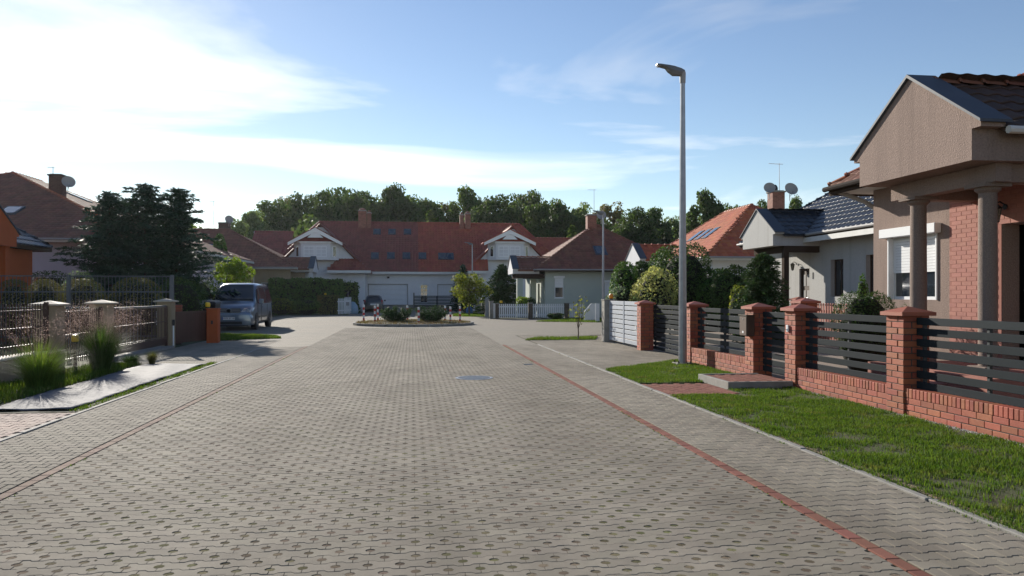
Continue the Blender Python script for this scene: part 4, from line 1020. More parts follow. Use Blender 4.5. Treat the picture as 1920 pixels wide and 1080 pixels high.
# brown-roofed house behind the long hedge
HB = thing('bungalow', 'bungalow with dark brown roof behind the long green hedge', 'house', (-16, 74, 0))
c0 = at(556, 66.0); ze = zat(501, 66.0); a = 8.6
wu, wv = c0[0]-.6, c0[1]+.6
wallm = MB(); cells(wallm, 'v', wv, wv+.3, wu-16, wu, -.1, ze-.14, [(wu-2.4,wu-1.0,1.0,2.6),(wu-12,wu-10.4,1,2.6)]); cells(wallm, 'u', wu-.3, wu, wv+.3, wv+12, -.1, ze-.14, [])
wallm.build('wall', M['stucco_beige'], HB)
window(HB, 'v', wv+.1, -1, wu-2.4, wu-1.0, 1.0, 2.6, M['pvc_white']); window(HB, 'v', wv+.1, -1, wu-12, wu-10.4, 1.0, 2.6, M['pvc_white'])
hip_roof(HB, c0[0]-2*a, c0[0], c0[1], c0[1]+14.2, ze, .52, M['tile_brown'], M['tile_brown'], 'ES', 0, (0,1,4), True, M['fascia'], M['fascia'], 5)
_, ps, rl = porch_gable(HB, c0[0]+1.3, c0[1]+2.3, 1.5, ze-.35, ze+.05, ze+1.0, M['stucco_white'], M['tile_brown'], M['tile_brown'], 1.9, 3.2, flip=-1)
lay_tiles(HB, ps, M['tile_brown'], 0, 5)
part('porch_post', M['stucco_white'], HB, (c0[0]+.9,c0[0]+1.2,c0[1]+1,c0[1]+1.3,0,ze-.351), (c0[0]+.9,c0[0]+1.2,c0[1]+3.3,c0[1]+3.6,0,ze-.351))
downpipe(HB, wu-3.0, wv-.08, 0, ze-.1, M['fascia'])
for px in (374, 392):
    u = onv(px, c0[1]+3.2); skylight(HB, (u, c0[1]+3.2, ze+3.2*.52+.05), (0,-.52,1), (0,1,.52), .75, 1.6)
p = at(421, 74); chimney(HB, p[0]-.5, p[0]+.5, p[1]-.3, p[1]+.3, 6.5, zat(417,74), M['mortar'], M['sheet_metal'])
dish('satellite dish on the chimney of the house behind the hedge', (p[0]+.5, p[1]-.4, zat(413,74)), .38, math.radians(-70))
antenna('tall thin antenna beside the chimney behind the hedge', (p[0]-1.0, p[1], 7.2), zat(377,74)-7.2, 3, .5)

# ================================================================== the large semi-detached house closing the street
FV = 81.0
HD = thing('semi_detached_house', 'wide white semi-detached house with two dormer wings closing the street', 'house', (onv(775,FV), FV+5, 0))
ZE, ZR, RV = 3.95, 9.5, 87.0
uL, uM, uR = onv(506, FV), onv(783, FV), onv(1062, FV)
g1 = (onv(691,FV), onv(764,FV), .55, 2.62); dA = (onv(788,FV), onv(802,FV), .7, 2.6); g2 = (onv(821,FV), onv(874,FV), .55, 2.60)
wallm = MB(); cells(wallm, 'v', FV, FV+.3, uL+.5, uR-.5, -.1, ZE-.1, [g1, dA, g2])
wallm.build('wall', M['stucco_white'], HD)
def garage_door(o, lab):
    d = part('garage_door', M['garage'], HD, (o[0]+.02,o[1]-.02,FV+.14,FV+.19,o[2],o[3]))
    part('garage_frame', M['gutter'], d, (o[0]-.06,o[0]+.019,FV-.012,FV+.18,o[2],o[3]+.06), (o[1]-.019,o[1]+.06,FV-.012,FV+.18,o[2],o[3]+.06), (o[0]+.02,o[1]-.02,FV-.012,FV+.18,o[3]-.02,o[3]+.06))
    n = 4; h = (o[3]-.03-o[2])/n
    for k in range(n): part('door_panel', M['garage'], d, (o[0]+.03,o[1]-.03,FV+.10,FV+.139,o[2]+k*h+.012,o[2]+(k+1)*h-.012), bevel=.01)
garage_door(g1, ''); garage_door(g2, '')
window(HD, 'v', FV+.1, -1, *dA, M['pvc_white'], (1,4), False, name='glazed_door')
part('room', M['inner_dark'], HD, (uL+1,uR-1,FV+.6,FV+.65,0,3.7))
part('wall_lamp', M['black'], HD, (onv(728,FV)-.12,onv(728,FV)+.12,FV-.25,FV-.01,3.25,3.42))
# main roof, left half wine-brown, right half red
e0 = FV-.55
def half_roof(u0, u1, tm, lab, endhip):
    S = [(u0,e0,ZE),(u1,e0,ZE)]
    if endhip < 0: top = [(u1,RV,ZR),(u0+4.6,RV,ZR)]
    else: top = [(u1-4.6,RV,ZR),(u0,RV,ZR)]
    m = MB().prism(S+top, (0,.0,-.12)); r = m.build('roof', tm, HD, label=lab)
    back = [(p[0], 2*RV-p[1], p[2]) for p in S+top]; MB().prism(back, (0,0,-.12)).build('roof_back', tm, HD)
    lay_tiles(r, [(S+top, S[0], S[1])], tm, 0, 5)
    return r
rL = half_roof(uL-.4, uM, M['tile_wine'], 'wine-brown half of the tiled roof', -1); rR = half_roof(uM+.02, uR+.4, M['tile_red'], 'bright red half of the tiled roof', 1)
for r_, a_, b_ in ((rL, (uL-.4,e0,ZE), (uL+4.2,RV,ZR)), (rR, (uR+.4,e0,ZE), (uR-4.2,RV,ZR))): ridge(r_, a_, b_, M['tile_wine'] if r_ is rL else M['tile_red'], True, .13)
ridge(rL, (uL+4.2,RV,ZR), (uM,RV,ZR), M['tile_wine'], True, .13); ridge(rR, (uM,RV,ZR), (uR-4.2,RV,ZR), M['tile_red'], True, .13)
MB().add([(uL-.4,e0,ZE),(uL+4.2,RV,ZR),(uL-.4,2*RV-e0,ZE)], [(0,1,2)]).add([(uR+.4,e0,ZE),(uR-4.2,RV,ZR),(uR+.4,2*RV-e0,ZE)], [(0,2,1)]).build('hip_end', M['tile_red'], HD)
part('fascia', M['fascia'], HD, (uL-.4,uR+.4,e0-.16,e0-.02,ZE-.28,ZE-.04)); part('soffit', M['fascia'], HD, (uL-.3,uR+.3,e0-.019,FV-.002,ZE-.27,ZE-.20))
nz = Vector((0,-(ZR-ZE)/(RV-e0),1)); upv = Vector((0,1,(ZR-ZE)/(RV-e0))); sl_ = (ZR-ZE)/(RV-e0)
def roofwin(px, py, w, h, owner):
    for k in range(200):
        v = e0+k*.033; u = onv(px, v); d = dep(u, v)
        if zat(py, d) <= ZE+(v-e0)*sl_: break
    skylight(owner, (u, v, ZE+(v-e0)*sl_+.03), nz, upv, w, h)
for px in (707, 735, 764): roofwin(px, 436, .82, 1.0, HD)
for px in (703, 733, 762, 792): roofwin(px, 481, .82, 1.1, HD)
roofwin(829, 482, .82, 1.1, HD); roofwin(843.5, 482, .82, 1.1, HD)
for px0, px1, py in ((672,687,394), (688.5,696,398), (862,869,402), (872,882,400)):
    a, b = onv(px0, RV-.6), onv(px1, RV-.6); z = zat(py, dep(a, RV-.6))
    c = chimney(HD, a, b, RV-.9, RV-.2, ZR-1.2, z, M['chimney'])
    MB().lathe([((b-a)*.42,z-.01),((b-a)*.42,z+.04),((b-a)*.3,z+.18),((b-a)*.05,z+.24)], ((a+b)/2,RV-.55,0), 12).build('chimney_pot', M['chimney'], c)
def wing(pxc, tm, lab, side, ap):
    """projecting dormer wing with bay window under a white gable"""
    v0 = 77.6; uc = onv(pxc, v0); D = dep(uc, v0); hw = 4.55; ze = ZE+.05; za = zat(ap-6, D+1)
    w = MB(); wl = [(uc-1.2, uc+.4, .9, 2.5)]
    cells(w, 'v', v0, v0+.3, uc-hw+.3, uc+hw-.3, -.1, ze-.05, [])
    w.prism([(uc-hw+.3,v0,ze-.05),(uc+hw-.3,v0,ze-.05),(uc+.3,v0,za-.35),(uc-.3,v0,za-.35)], (0,.3,0))
    w.box(uc-hw+.3, uc-hw+.6, v0+.3, FV-.01, -.1, ze-.05).box(uc+hw-.6, uc+hw-.3, v0+.3, FV-.01, -.1, ze-.05)
    w.build('wing_wall', M['stucco_white'], HD, label=lab+' wing wall')
    m = MB(); sl = (za-ze)/hw; top = []
    for s in (-1, 1):
        p = [(uc,v0-.35,za),(uc,RV-.4,za),(uc+s*(hw+.25),RV-4.5,ze-.25*sl),(uc+s*(hw+.25),v0-.35,ze-.25*sl)]; m.prism(p, (0,0,-.1)); top.append(p)
    r = m.build('wing_roof', tm, HD, label=lab+' wing roof')
    lay_tiles(r, [(top[0], top[0][2], top[0][3]), (top[1], top[1][3], top[1][2])], tm, 0, 5)
    ridge(r, (uc,v0-.4,za), (uc,RV-1.5,za), tm, True, .12)
    # skirt roof either side below the bay
    for (a, b, cut) in ((uc+.7, uc+hw+.3, 1.5), (uc-hw-.3, uc-2.6, 1.2)):
        q = [(a,v0-.75,ze-.05),(b,v0-.75,ze-.05),(b-(cut if a > uc else 0),v0-.002,ze+1.05),(a+(0 if a < uc else .9),v0-.002,ze+1.05)]
        if a < uc: q[3] = (a+cut, v0-.002, ze+1.05)
        k = MB().prism(q, (0,0,-.1)).build('skirt_roof', tm, HD); lay_tiles(k, [(q, q[0], q[1])], tm, 0, 5)
    part('wing_fascia', M['fascia'], HD, (uc+.7,uc+hw+.3,v0-.93,v0-.77,ze-.34,ze-.08), (uc-hw-.3,uc-2.6,v0-.93,v0-.77,ze-.34,ze-.08))
    # bay
    zb, zt = zat(488, D), zat(458, D); b0 = uc-.35; bw = 2.1; vf = v0-1.0
    pl = [(b0-bw,v0-.002),(b0-bw,v0-.25),(b0-bw+.75,vf),(b0+bw-.75,vf),(b0+bw,v0-.25),(b0+bw,v0-.002)]
    MB().prism([(x,y,zb) for x, y in pl], (0,0,zt-zb)).build('bay', M['stucco_white'], HD)
    wz0, wz1 = zb+.28, zt-.22
    for a, b in ((b0-1.12,b0-.1),(b0+.0,b0+1.05)): window(HD, 'v', vf-.02, -1, a, b, wz0, wz1, M['pvc_white'], (1,2), False, name='bay_window', fw=.07)
    for s in (-1, 1):                                # side lights on the canted faces
        A, B = Vector((b0+s*bw, v0-.25, 0)), Vector((b0+s*(bw-.75), vf, 0)); nn = Vector((s*.7071, -.7071, 0))
        q = lambda f, z, e: tuple(A.lerp(B, f)+nn*e+Vector((0,0,z)))
        fr = MB().prism([q(.28,wz0,.002), q(.72,wz0,.002), q(.72,wz1,.002), q(.28,wz1,.002)], nn*.03).build('bay_window', M['pvc_white'], HD)
        MB().prism([q(.34,wz0+.07,.033), q(.66,wz0+.07,.033), q(.66,wz1-.07,.033), q(.34,wz1-.07,.033)], nn*.008).build('pane', M['glass'], fr)
    MB().prism([(x+(.12 if x > b0 else -.12),y-.12,zt) for x, y in pl], (0,0,.2)).build('bay_cornice', M['fascia'], HD)
    zt += .2
    hq = [(b0-bw-.1,v0-.9,zt),(b0+bw+.1,v0-.9,zt),(b0+.9,v0-.36,zt+.95),(b0-.9,v0-.36,zt+.95)]
    MB().prism(hq, (0,.25,-.08)).build('bay_roof', tm, HD)
    # gable boards and their roof
    zg0 = zt-.15; hg = 2.55; gv = v0-1.35; zap = zat(ap, D-1.2); g = MB(); gr = MB()
    for s in (-1, 1):
        g.prism([(b0+s*hg,gv,zg0-.25),(b0+s*hg,gv,zg0+.05),(b0,gv,zap),(b0,gv,zap-.42)], (0,.08,0))
        gr.prism([(b0+s*(hg+.12),gv-.05,zg0+.06),(b0,gv-.05,zap+.09),(b0,v0+1.2,zap+.09),(b0+s*(hg+.12),v0+1.2,zg0+.06)], (0,0,-.08))
    g.prism([(b0-.75,gv+.09,zap-.95),(b0+.75,gv+.09,zap-.95),(b0,gv+.09,zap-.25)], (0,.04,0))
    g.build('bargeboard', M['pvc_white'], HD); gr.build('gable_roof', tm, HD)
    return uc
wing(601, M['tile_wine'], 'wine-roofed', -1, 427); wing(960, M['tile_red'], 'red-roofed', 1, 431)
# set-back wings at both ends
def backwing(px0, px1, py, tm, lab):
    v0 = 88.; a, b = onv(px0, v0), onv(px1, v0); z1 = zat(py, dep((a+b)/2, v0+2)); z0 = z1-2.6
    MB().prism([(a,v0-2.5,z0),(b,v0-2.5,z0),(b,v0+1,z1),(a,v0+1,z1)], (0,0,-.12)).build('annex_roof', tm, HD, label=lab)
    lay_tiles(HD, [([(a,v0-2.5,z0),(b,v0-2.5,z0),(b,v0+1,z1),(a,v0+1,z1)], (a,v0-2.5,z0), (b,v0-2.5,z0))], tm, 0, 5)
    part('annex_wall', M['stucco_white'], HD, (a+.2,b-.2,v0-2.0,v0+4,-.1,z0-.15)); ridge(HD, (a,v0+1,z1), (b,v0+1,z1), tm, True, .12)
    part('verge_board', M['pvc_white'], HD, (a-.06,a-.005,v0+.9,v0+1.1,z0-.1,z1)) if px0 < 600 else None
backwing(474, 548, 436, M['tile_wine'], 'wine tiled roof of the set-back end'); backwing(985, 1072, 448, M['tile_red'], 'red tiled roof of the set-back end')
# brick entrance pier and ramped drive
part('entrance_pier', M['brick'], HD, (onv(671,79.2),onv(679,79.2),79.0,79.5,0,3.3), bevel=.01)
rp = MB(); a, b = onv(684,71), onv(868,71)
rp.add([(a,70.9,-.001),(b,70.9,-.001),(onv(872,FV),FV-.01,.54),(onv(680,FV),FV-.01,.54),(onv(680,FV),FV-.01,-.2),(onv(872,FV),FV-.01,-.2),(b,70.9,-.2),(a,70.9,-.2)], [(0,1,2,3),(1,6,5,2),(0,3,4,7),(2,5,4,3)])
o = rp.build('driveway_ramp', M['plaza']); tag(o, 'paved ramp rising to the garages of the white house', 'driveway', None, 'structure')
# dark railing fence in front
t = thing('slat_fence', 'dark slat fence before the glazed door of the white house', 'fence', (onv(815,74.5), 74.5, 0))
f0, f1 = onv(776,74.5), onv(862,74.5); zb = .25
part('post', M['slat_dark'], t, (f0-.06,f0+.06,74.44,74.56,0,zat(549,74)), (f1-.06,f1+.06,74.44,74.56,0,1.5), ((f0+f1)/2-.05,(f0+f1)/2+.05,74.45,74.55,0,1.45))
for k in range(8): part('slat', M['slat'], t, (f0+.06,f1-.06,74.40,74.435,zb+.15+k*.14,zb+.245+k*.14))
part('plinth', M['mortar'], t, (onv(764,74.5),f1,74.46,74.54,-.05,.36))
# ================================================================== fences on the left
LU = -7.2
def beige_post(px, label, z=1.37, d=None, w=.42):
    v = onu(px, LU-.1); t = thing('fence_post', label, 'post', (LU-.2, v, 0), 0, 'beige stucco fence posts')
    h = w/2; MB().box(-h,h,-h,h,-.1,z).build('shaft', M['stucco_beige'], t, .012, True)
    m = MB().box(-h-.08,h+.08,-h-.08,h+.08,z+.002,z+.035); q = h+.075
    m.add([(-q,-q,z+.035),(q,-q,z+.035),(q,q,z+.035),(-q,q,z+.035),(0,0,z+.105)], [(0,1,4),(1,2,4),(2,3,4),(3,0,4)])
    m.build('cap', mat('pale_cap', (.50,.43,.34), .8, (.42,.36,.28), 6, 1, .3, 80), t, local=True)
    return v
vA = beige_post(103, 'beige stucco post behind the nearer clump of grass'); vB = beige_post(199, 'beige stucco post behind the plumed grass'); vC = beige_post(318, 'beige stucco post with white pipe beside the brown gate')
lw = thing('low_wall', 'low beige wall under the nearest brown bar fence', 'wall', (LU-.15, 12, 0))
part('body', M['stucco_beige'], lw, (LU-.3,LU,7.5,vA-.22,-.1,.42)); part('coping', mat('pale_coping', (.66,.58,.47), .8, (.56,.48,.38), 5, 1, .2, 80), lw, (LU-.34,LU+.04,7.5,vA-.22,.421,.46), bevel=.006)
def bar_fence(label, v0, v1, z0, z1, rails, m, step=.11, u=LU-.12, hinge=False):
    t = thing('bar_fence', label, 'fence', (u, (v0+v1)/2, 0))
    n = int((v1-v0)/step); me = MB().box(-.009,.009,-.009,.009,z0,z1).mesh('bar'); me.materials.append(m)
    for k in range(n): link('bar', me, None, t, (0, v0+(k+.5)*(v1-v0)/n-t.location.y, 0))
    for z in rails: part('rail', m, t, (u-.016,u+.016,v0,v1,z,z+.022), bevel=.004)
    part('end_post', m, t, (u-.035,u+.035,v0,v0+.07,0,z1+.03), (u-.035,u+.035,v1-.07,v1,0,z1+.03), bevel=.004)
    return t
bar_fence('brown steel bar fence on the low beige wall', 9.0, vA-.3, .47, 1.42, (.62,.95,1.28), M['brown_metal'])
bar_fence('brown bar wicket between the two nearer beige posts', vA+.24, vB-.24, .12, 1.28, (.2,.72,1.22), M['brown_metal'])
t = bar_fence('brown bar gate with solid foot board left of the piped post', vB+.24, vC-.24, .10, 1.22, (.32,.78,1.20), M['brown_metal'], .13)
part('foot_board', M['brown_metal'], t, (LU-.135,LU-.105,vB+.3,vC-.3,.1,.30)); part('top_rail', M['grey_metal'], t, (LU-.14,LU-.10,vB+.3,vC-.3,1.235,1.275))
lt = thing('threshold', 'pale concrete threshold under the brown bar gate', 'threshold', (LU, (vB+vC)/2, 0)); part('slab', M['concrete'], lt, (LU-.3,LU+.12,vB+.24,vC-.24,-.1,.06), bevel=.01)
pp = thing('pipe', 'white pipe with black lamp head standing before the beige post', 'pipe', (LU+.07, vC-.2, 0))
MB().tube([(0,0,0),(0,0,.66)], .022, 8).build('tube', M['pvc_white'], pp, local=True); MB().lathe([(.03,.66),(.04,.68),(.04,.82),(.028,.84)], n=10).build('head', M['black'], pp, local=True)
# solid boarded gate to the orange post
go = at(400, 25.9)
gt = thing('boarded_gate', 'dark brown gate of narrow upright boards', 'gate', (LU+.1, vC+1.2, 0))
p0 = Vector((LU+.02, vC+.24, 0)); p1 = Vector((go[0]-.18, go[1]-.12, 0)); dd = (p1-p0); n = 16
for k in range(n):
    a = p0+dd*(k/n); b = p0+dd*((k+.93)/n); nn = Vector((-dd.y, dd.x, 0)).normalized()*.02
    MB().prism([(a.x,a.y,.10),(b.x,b.y,.10),(b.x,b.y,1.03),(a.x,a.y,1.03)], nn).build('board', M['brown_metal'], gt)
MB().prism([(p0.x,p0.y,1.031),(p1.x,p1.y,1.031),(p1.x,p1.y,1.07),(p0.x,p0.y,1.07)], Vector((-dd.y, dd.x, 0)).normalized()*.03).build('top_rail', M['brown_metal'], gt)
op = thing('gate_post', 'orange painted gate post with yellow lamp', 'post', (go[0], go[1], 0))
MB().box(-.18,.18,-.18,.18,-.1,1.10).build('shaft', M['stucco_orange'], op, .015, True); part('keyhole', M['black'], op, (-.03,.03,-.186,-.1805,.62,.74), local=True)
part('cap', M['stucco_orange'], op, (-.2,.2,-.2,.2,1.102,1.14), bevel=.01, local=True)
def yellow_lamp(label, loc, r=.07):
    t = thing('warning_light', label, 'lamp', loc)
    MB().lathe([(r*.8,0),(r*.85,.04),(r*.7,.045)], n=14).build('base', M['black'], t, local=True); MB().lathe([(r*.85,.045),(r,.07),(r,.15),(r*.8,.19),(0,.2)], n=14).build('lens', M['yellow'], t, local=True)
yellow_lamp('yellow flashing lamp left of the orange gate post', (go[0]-.2, go[1]+.1, 1.142), .08)
p = at(141, 16.6); yellow_lamp('yellow lamp low behind the plumed grass', (p[0], p[1], .55), .075)
lp_ = thing('lamp_stake', 'thin brown stake carrying the low yellow lamp', 'stake', (p[0], p[1], 0)); part('shaft', M['brown_metal'], lp_, (-.03,.03,-.03,.03,-.1,.549), local=True)
# grey bar fence across the garden
t = thing('bar_fence', 'tall grey steel bar fence in front of the clipped shrubs', 'fence', (-10, 25.25, 0))
me = MB().box(-.006,.006,-.006,.006,.1,2.14).mesh('bar'); me.materials.append(M['grey_metal']); u = -7.42
while u > -13.4:
    link('bar', me, None, t, (u+10, 0, 0)); u -= .105
for z in (.3, 1.18, 1.66, 2.14): part('rail', M['grey_metal'], t, (-13.4,-7.35,25.22,25.28,z,z+.035), bevel=.004)
for uu in (-7.35, -10.35, -13.4): part('post', M['grey_metal'], t, (uu-.05,uu+.05,25.2,25.3,0,2.2), bevel=.006)
# planting bed
b = MB().prism([(-7.15,11.25,-.05),(U_LE-.02,11.25,-.05),(U_LE-.02,18.9,-.05),(-7.15,18.9,-.05)], (0,0,.055)).build('planting_bed', M['soil']); tag(b, 'dark earth bed between footway and low wall', 'soil', None, 'structure')
# weed membrane
nx, ny = 14, 60; V = []; Q = []
for j in range(ny+1):
    v = 11.42+7.1*j/ny
    for i in range(nx+1):
        u0, u1 = -4.64, -5.75-.012*j*.3
        x = u0+(u1-u0)*i/nx; V.append((x+random.gauss(0,.003), v+random.gauss(0,.003), .024+.007*math.sin(x*9+v*1.7)+.005*math.sin(v*5.1+x*3)+.004*math.sin(v*17+x*11)+random.uniform(0,.004)))
for j in range(ny):
    for i in range(nx): k = j*(nx+1)+i; Q.append((k, k+1, k+nx+2, k+nx+1))
me = np_mesh('membrane', V, Q, smooth=True); o = link('membrane', me, M['foil']); tag(o, 'shiny grey weed membrane spread over the planting bed', 'membrane')
sm = o.modifiers.new('thick', 'SOLIDIFY'); sm.thickness = .006
# grasses and weeds along the bed edge
lawn('low weeds along the edge of the planting bed', [(-4.64,11.3),(-4.49,11.3),(-4.49,18.9),(-4.64,18.9)], 2600, .02, .07, .005, soil=False, seed=21, bare=.45)
lawn('green ground cover among the ornamental grasses', [(-7.1,11.4),(-5.85,11.4),(-6.05,18.7),(-7.1,18.8)], 1300, .05, .16, .005, soil=False, seed=22, w=.009)
# something red at the picture edge
rt = thing('tub', 'small dark red object cut off by the left picture border', 'object', (-5.13, 9.62, 0))
MB().lathe([(.10,.0),(.115,.02),(.12,.05)], n=20).build('foot', M['black'], rt, local=True)
MB().lathe([(.112,.05),(.15,.22),(.165,.225),(.165,.24),(.145,.24),(.105,.06),(0,.06)], n=20).build('bowl', M['red_paint'], rt, local=True)
# ================================================================== plants
def unit(A): return A/np.maximum(np.linalg.norm(A, axis=1, keepdims=True), 1e-9)
def quads(P, nrm, size, asp, tdir=None):
    """one small rhombic leaf per point"""
    n = len(P); r = RNG.normal(size=(n,3)) if tdir is None else tdir
    t = unit(r-nrm*np.sum(r*nrm, 1, keepdims=True)); b = np.cross(nrm, t)
    s = np.asarray(size).reshape(-1,1)
    V = np.stack([P-t*s/2, P+b*s*asp/2, P+t*s/2, P-b*s*asp/2], 1).reshape(-1,3)
    return V
def leafmesh(name, V, rnd=None):
    n = len(V)//4; return np_mesh(name, V, np.arange(n*4).reshape(n,4), rnd=RNG.random(n) if rnd is None else rnd)
def sph(n): return unit(RNG.normal(size=(n,3)))
def limb(mb, a, b, r0, r1, bend=.12, n=5, k=6):
    a, b = Vector(a), Vector(b); L = (b-a).length; o = Vector((random.gauss(0,1),random.gauss(0,1),random.gauss(0,.4)))*L*bend
    mb.tube([a.lerp(b, i/n)+o*math.sin(math.pi*i/n)*.6 for i in range(n+1)], [r0+(r1-r0)*i/n for i in range(n+1)], k, False)
def broadleaf(seed, H, R, zc, rz, nclump, per, leaf, cr=(.2,.34), asp=.7, trunk_r=.25, open_=.0):
    """meshes for trunk and crown of a broadleaved tree standing at the origin"""
    global RNG
    RNG = np.random.default_rng(seed); random.seed(seed)
    d = sph(nclump); rr = RNG.uniform(.12, 1.0, nclump)**.5; C = d*rr[:,None]*np.array([R,R,rz])+np.array([0,0,zc])
    C[:, :2] *= (1-.25*np.clip((C[:,2]-zc)/rz, -1, 1))[:, None]
    cr_ = RNG.uniform(cr[0], cr[1], nclump)*R
    Ps = []; Ns = []
    for c, r in zip(C, cr_):
        m = int(per*RNG.uniform(.6,1.4)); q = sph(m); rad = r*RNG.uniform(.35,1.08,m)**.6
        Ps.append(c+q*rad[:,None]*np.array([1.15,1.15,.8])); Ns.append(unit(q+RNG.normal(0,.7,(m,3))+np.array([0,0,.4])))
    P = np.concatenate(Ps); Nn = np.concatenate(Ns)
    crown = leafmesh('crown', quads(P, Nn, leaf*RNG.uniform(.6,1.35,len(P)), asp))
    tb = MB(); top = Vector((random.gauss(0,.04)*R, random.gauss(0,.04)*R, zc+rz*.35))
    limb(tb, (0,0,-.2), top, trunk_r, trunk_r*.3, .03, 7, 8)
    for c in C[::max(1, nclump//22)]:
        h = random.uniform(.35,.8); limb(tb, Vector((0,0,0)).lerp(top, h), c, trunk_r*.42*(1-h*.5), trunk_r*.06, .1, 4, 5)
    return tb.mesh('trunk'), crown
def plant(name, label, cat, loc, meshes, mats, names=('trunk','crown'), rz=0, sc=(1,1,1), group=None):
    t = thing(name, label, cat, loc, rz, group); t.scale = sc
    for me, m, nm in zip(meshes, mats, names):
        o = bpy.data.objects.new(nm, me); COL.objects.link(o); o.parent = t
        if len(me.materials) == 0: me.materials.append(m)
        o.material_slots[0].link = 'OBJECT'; o.material_slots[0].material = m
    return t

# ---- the wood behind the houses: every tree one can tell apart
protos = [broadleaf(11, 16, 5.2, 9.8, 6.0, 95, 190, .46, (.2,.34)), broadleaf(12, 16, 4.6, 9.9, 6.0, 85, 190, .46, (.2,.34)), broadleaf(13, 16, 5.6, 9.6, 6.2, 110, 180, .46, (.17,.3)), broadleaf(14, 16, 4.2, 9.8, 6.0, 80, 110, .40, (.15,.26)), broadleaf(15, 16, 4.9, 9.8, 6.0, 90, 190, .46, (.2,.36))]
WOOD = [ # px, top py, width px, depth, mesh, leaf, label
 (440,404,62,104,3,'leaf_pale','pale hazy tree behind the antenna of the hedge house'), (478,396,70,112,1,'leaf_pale','pale green tree above the set-back wine roof'),
 (512,371,84,118,0,'leaf_mid','rounded green tree left of the wine dormer'), (538,362,60,128,3,'leaf_olive','thin half-bare tree between two rounded crowns'),
 (576,356,86,116,2,'leaf_oak','dark tree directly above the wine dormer'), (622,349,88,122,0,'leaf_mid','broad green tree right of the wine dormer'),
 (662,346,80,116,4,'leaf_oak','dark tree left behind the twin brick chimney'), (702,350,86,124,2,'leaf_oak','dark tree right behind the twin brick chimney'),
 (745,347,84,118,1,'leaf_oak','tall dark tree above the upper roof windows'), (800,356,90,126,4,'leaf_mid','green tree above the border of the two roof colours'),
 (838,372,60,130,3,'leaf_olive','yellowish thin tree in the gap of the wood'), (877,350,72,122,1,'leaf_mid','tall green tree behind the right chimney pair'),
 (925,364,84,114,0,'leaf_oak','dark tree between right chimneys and red dormer'), (980,348,86,120,2,'leaf_oak','tallest dark tree above the red dormer'),
 (1018,362,70,112,4,'leaf_mid','green tree right of the tallest one'), (1052,378,70,106,1,'leaf_oak','dark lower tree behind the set-back red roof'),
 (1092,376,66,122,3,'leaf_pale','feathery pale tree left of the mossy roof'), (1145,374,78,124,3,'leaf_olive','olive tree above the chimney of the mossy roof'),
 (1112,396,70,104,2,'leaf_oak','dark tree close behind the mossy roof'), (1190,388,80,106,0,'leaf_oak','dark rounded tree right of the mossy roof'),
 (1226,390,62,114,1,'leaf_mid','mid green tree left of the tall lamp post'), (1262,400,58,120,3,'leaf_pale','pale tree behind the tall lamp post'),
 (1326,356,72,96,1,'leaf_oak','tall dark tree above the orange roof'), (1384,369,74,100,4,'leaf_mid','spreading tree left of the chimney dishes'),
 (1356,382,60,104,2,'leaf_olive','olive tree between two taller ones above the orange roof'), (1440,372,56,98,0,'leaf_mid','tree crown behind the chimney with two dishes'), (1496,369,48,96,1,'leaf_mid','small round crown right of the chimney dishes'),
 (1300,392,56,112,3,'leaf_pale','light feathery tree right of the tall lamp post'), (1560,402,60,100,2,'leaf_oak','dark tree hidden behind the graphite roof')]
for i, (px, py, w, d, k, lm, lab) in enumerate(WOOD):
    u, v = at(px, d); h = zat(py, d); R = w*d/F/2; pr_ = {0:5.2,1:4.6,2:5.6,3:4.2,4:4.9}[k]
    plant('tree', lab, 'tree', (u, v, 0), protos[k], (M['bark'], M[lm]), rz=i*1.7, sc=(R*1.22/pr_, R*1.22/pr_, h/16.1), group='trees of the wood behind the houses')
# understorey that closes the foot of the wood
RNG = np.random.default_rng(77); n = 60000
uu = RNG.uniform(-62, 66, n); base = 104+RNG.uniform(0, 22, n)
P = np.stack([uu, base+uu*.10, RNG.random(n)**.8*(8.6+2.0*np.sin(uu*.35)+1.5*np.sin(uu*.9+1)+1.8*np.clip((uu-14)/8,0,1))], 1)
o = link('undergrowth', leafmesh('undergrowth', quads(P, sph(n), RNG.uniform(.5,1.0,n), .7)), M['leaf_oak']); tag(o, 'dark undergrowth and lower branches filling the wood behind the houses', 'undergrowth', None, 'stuff')

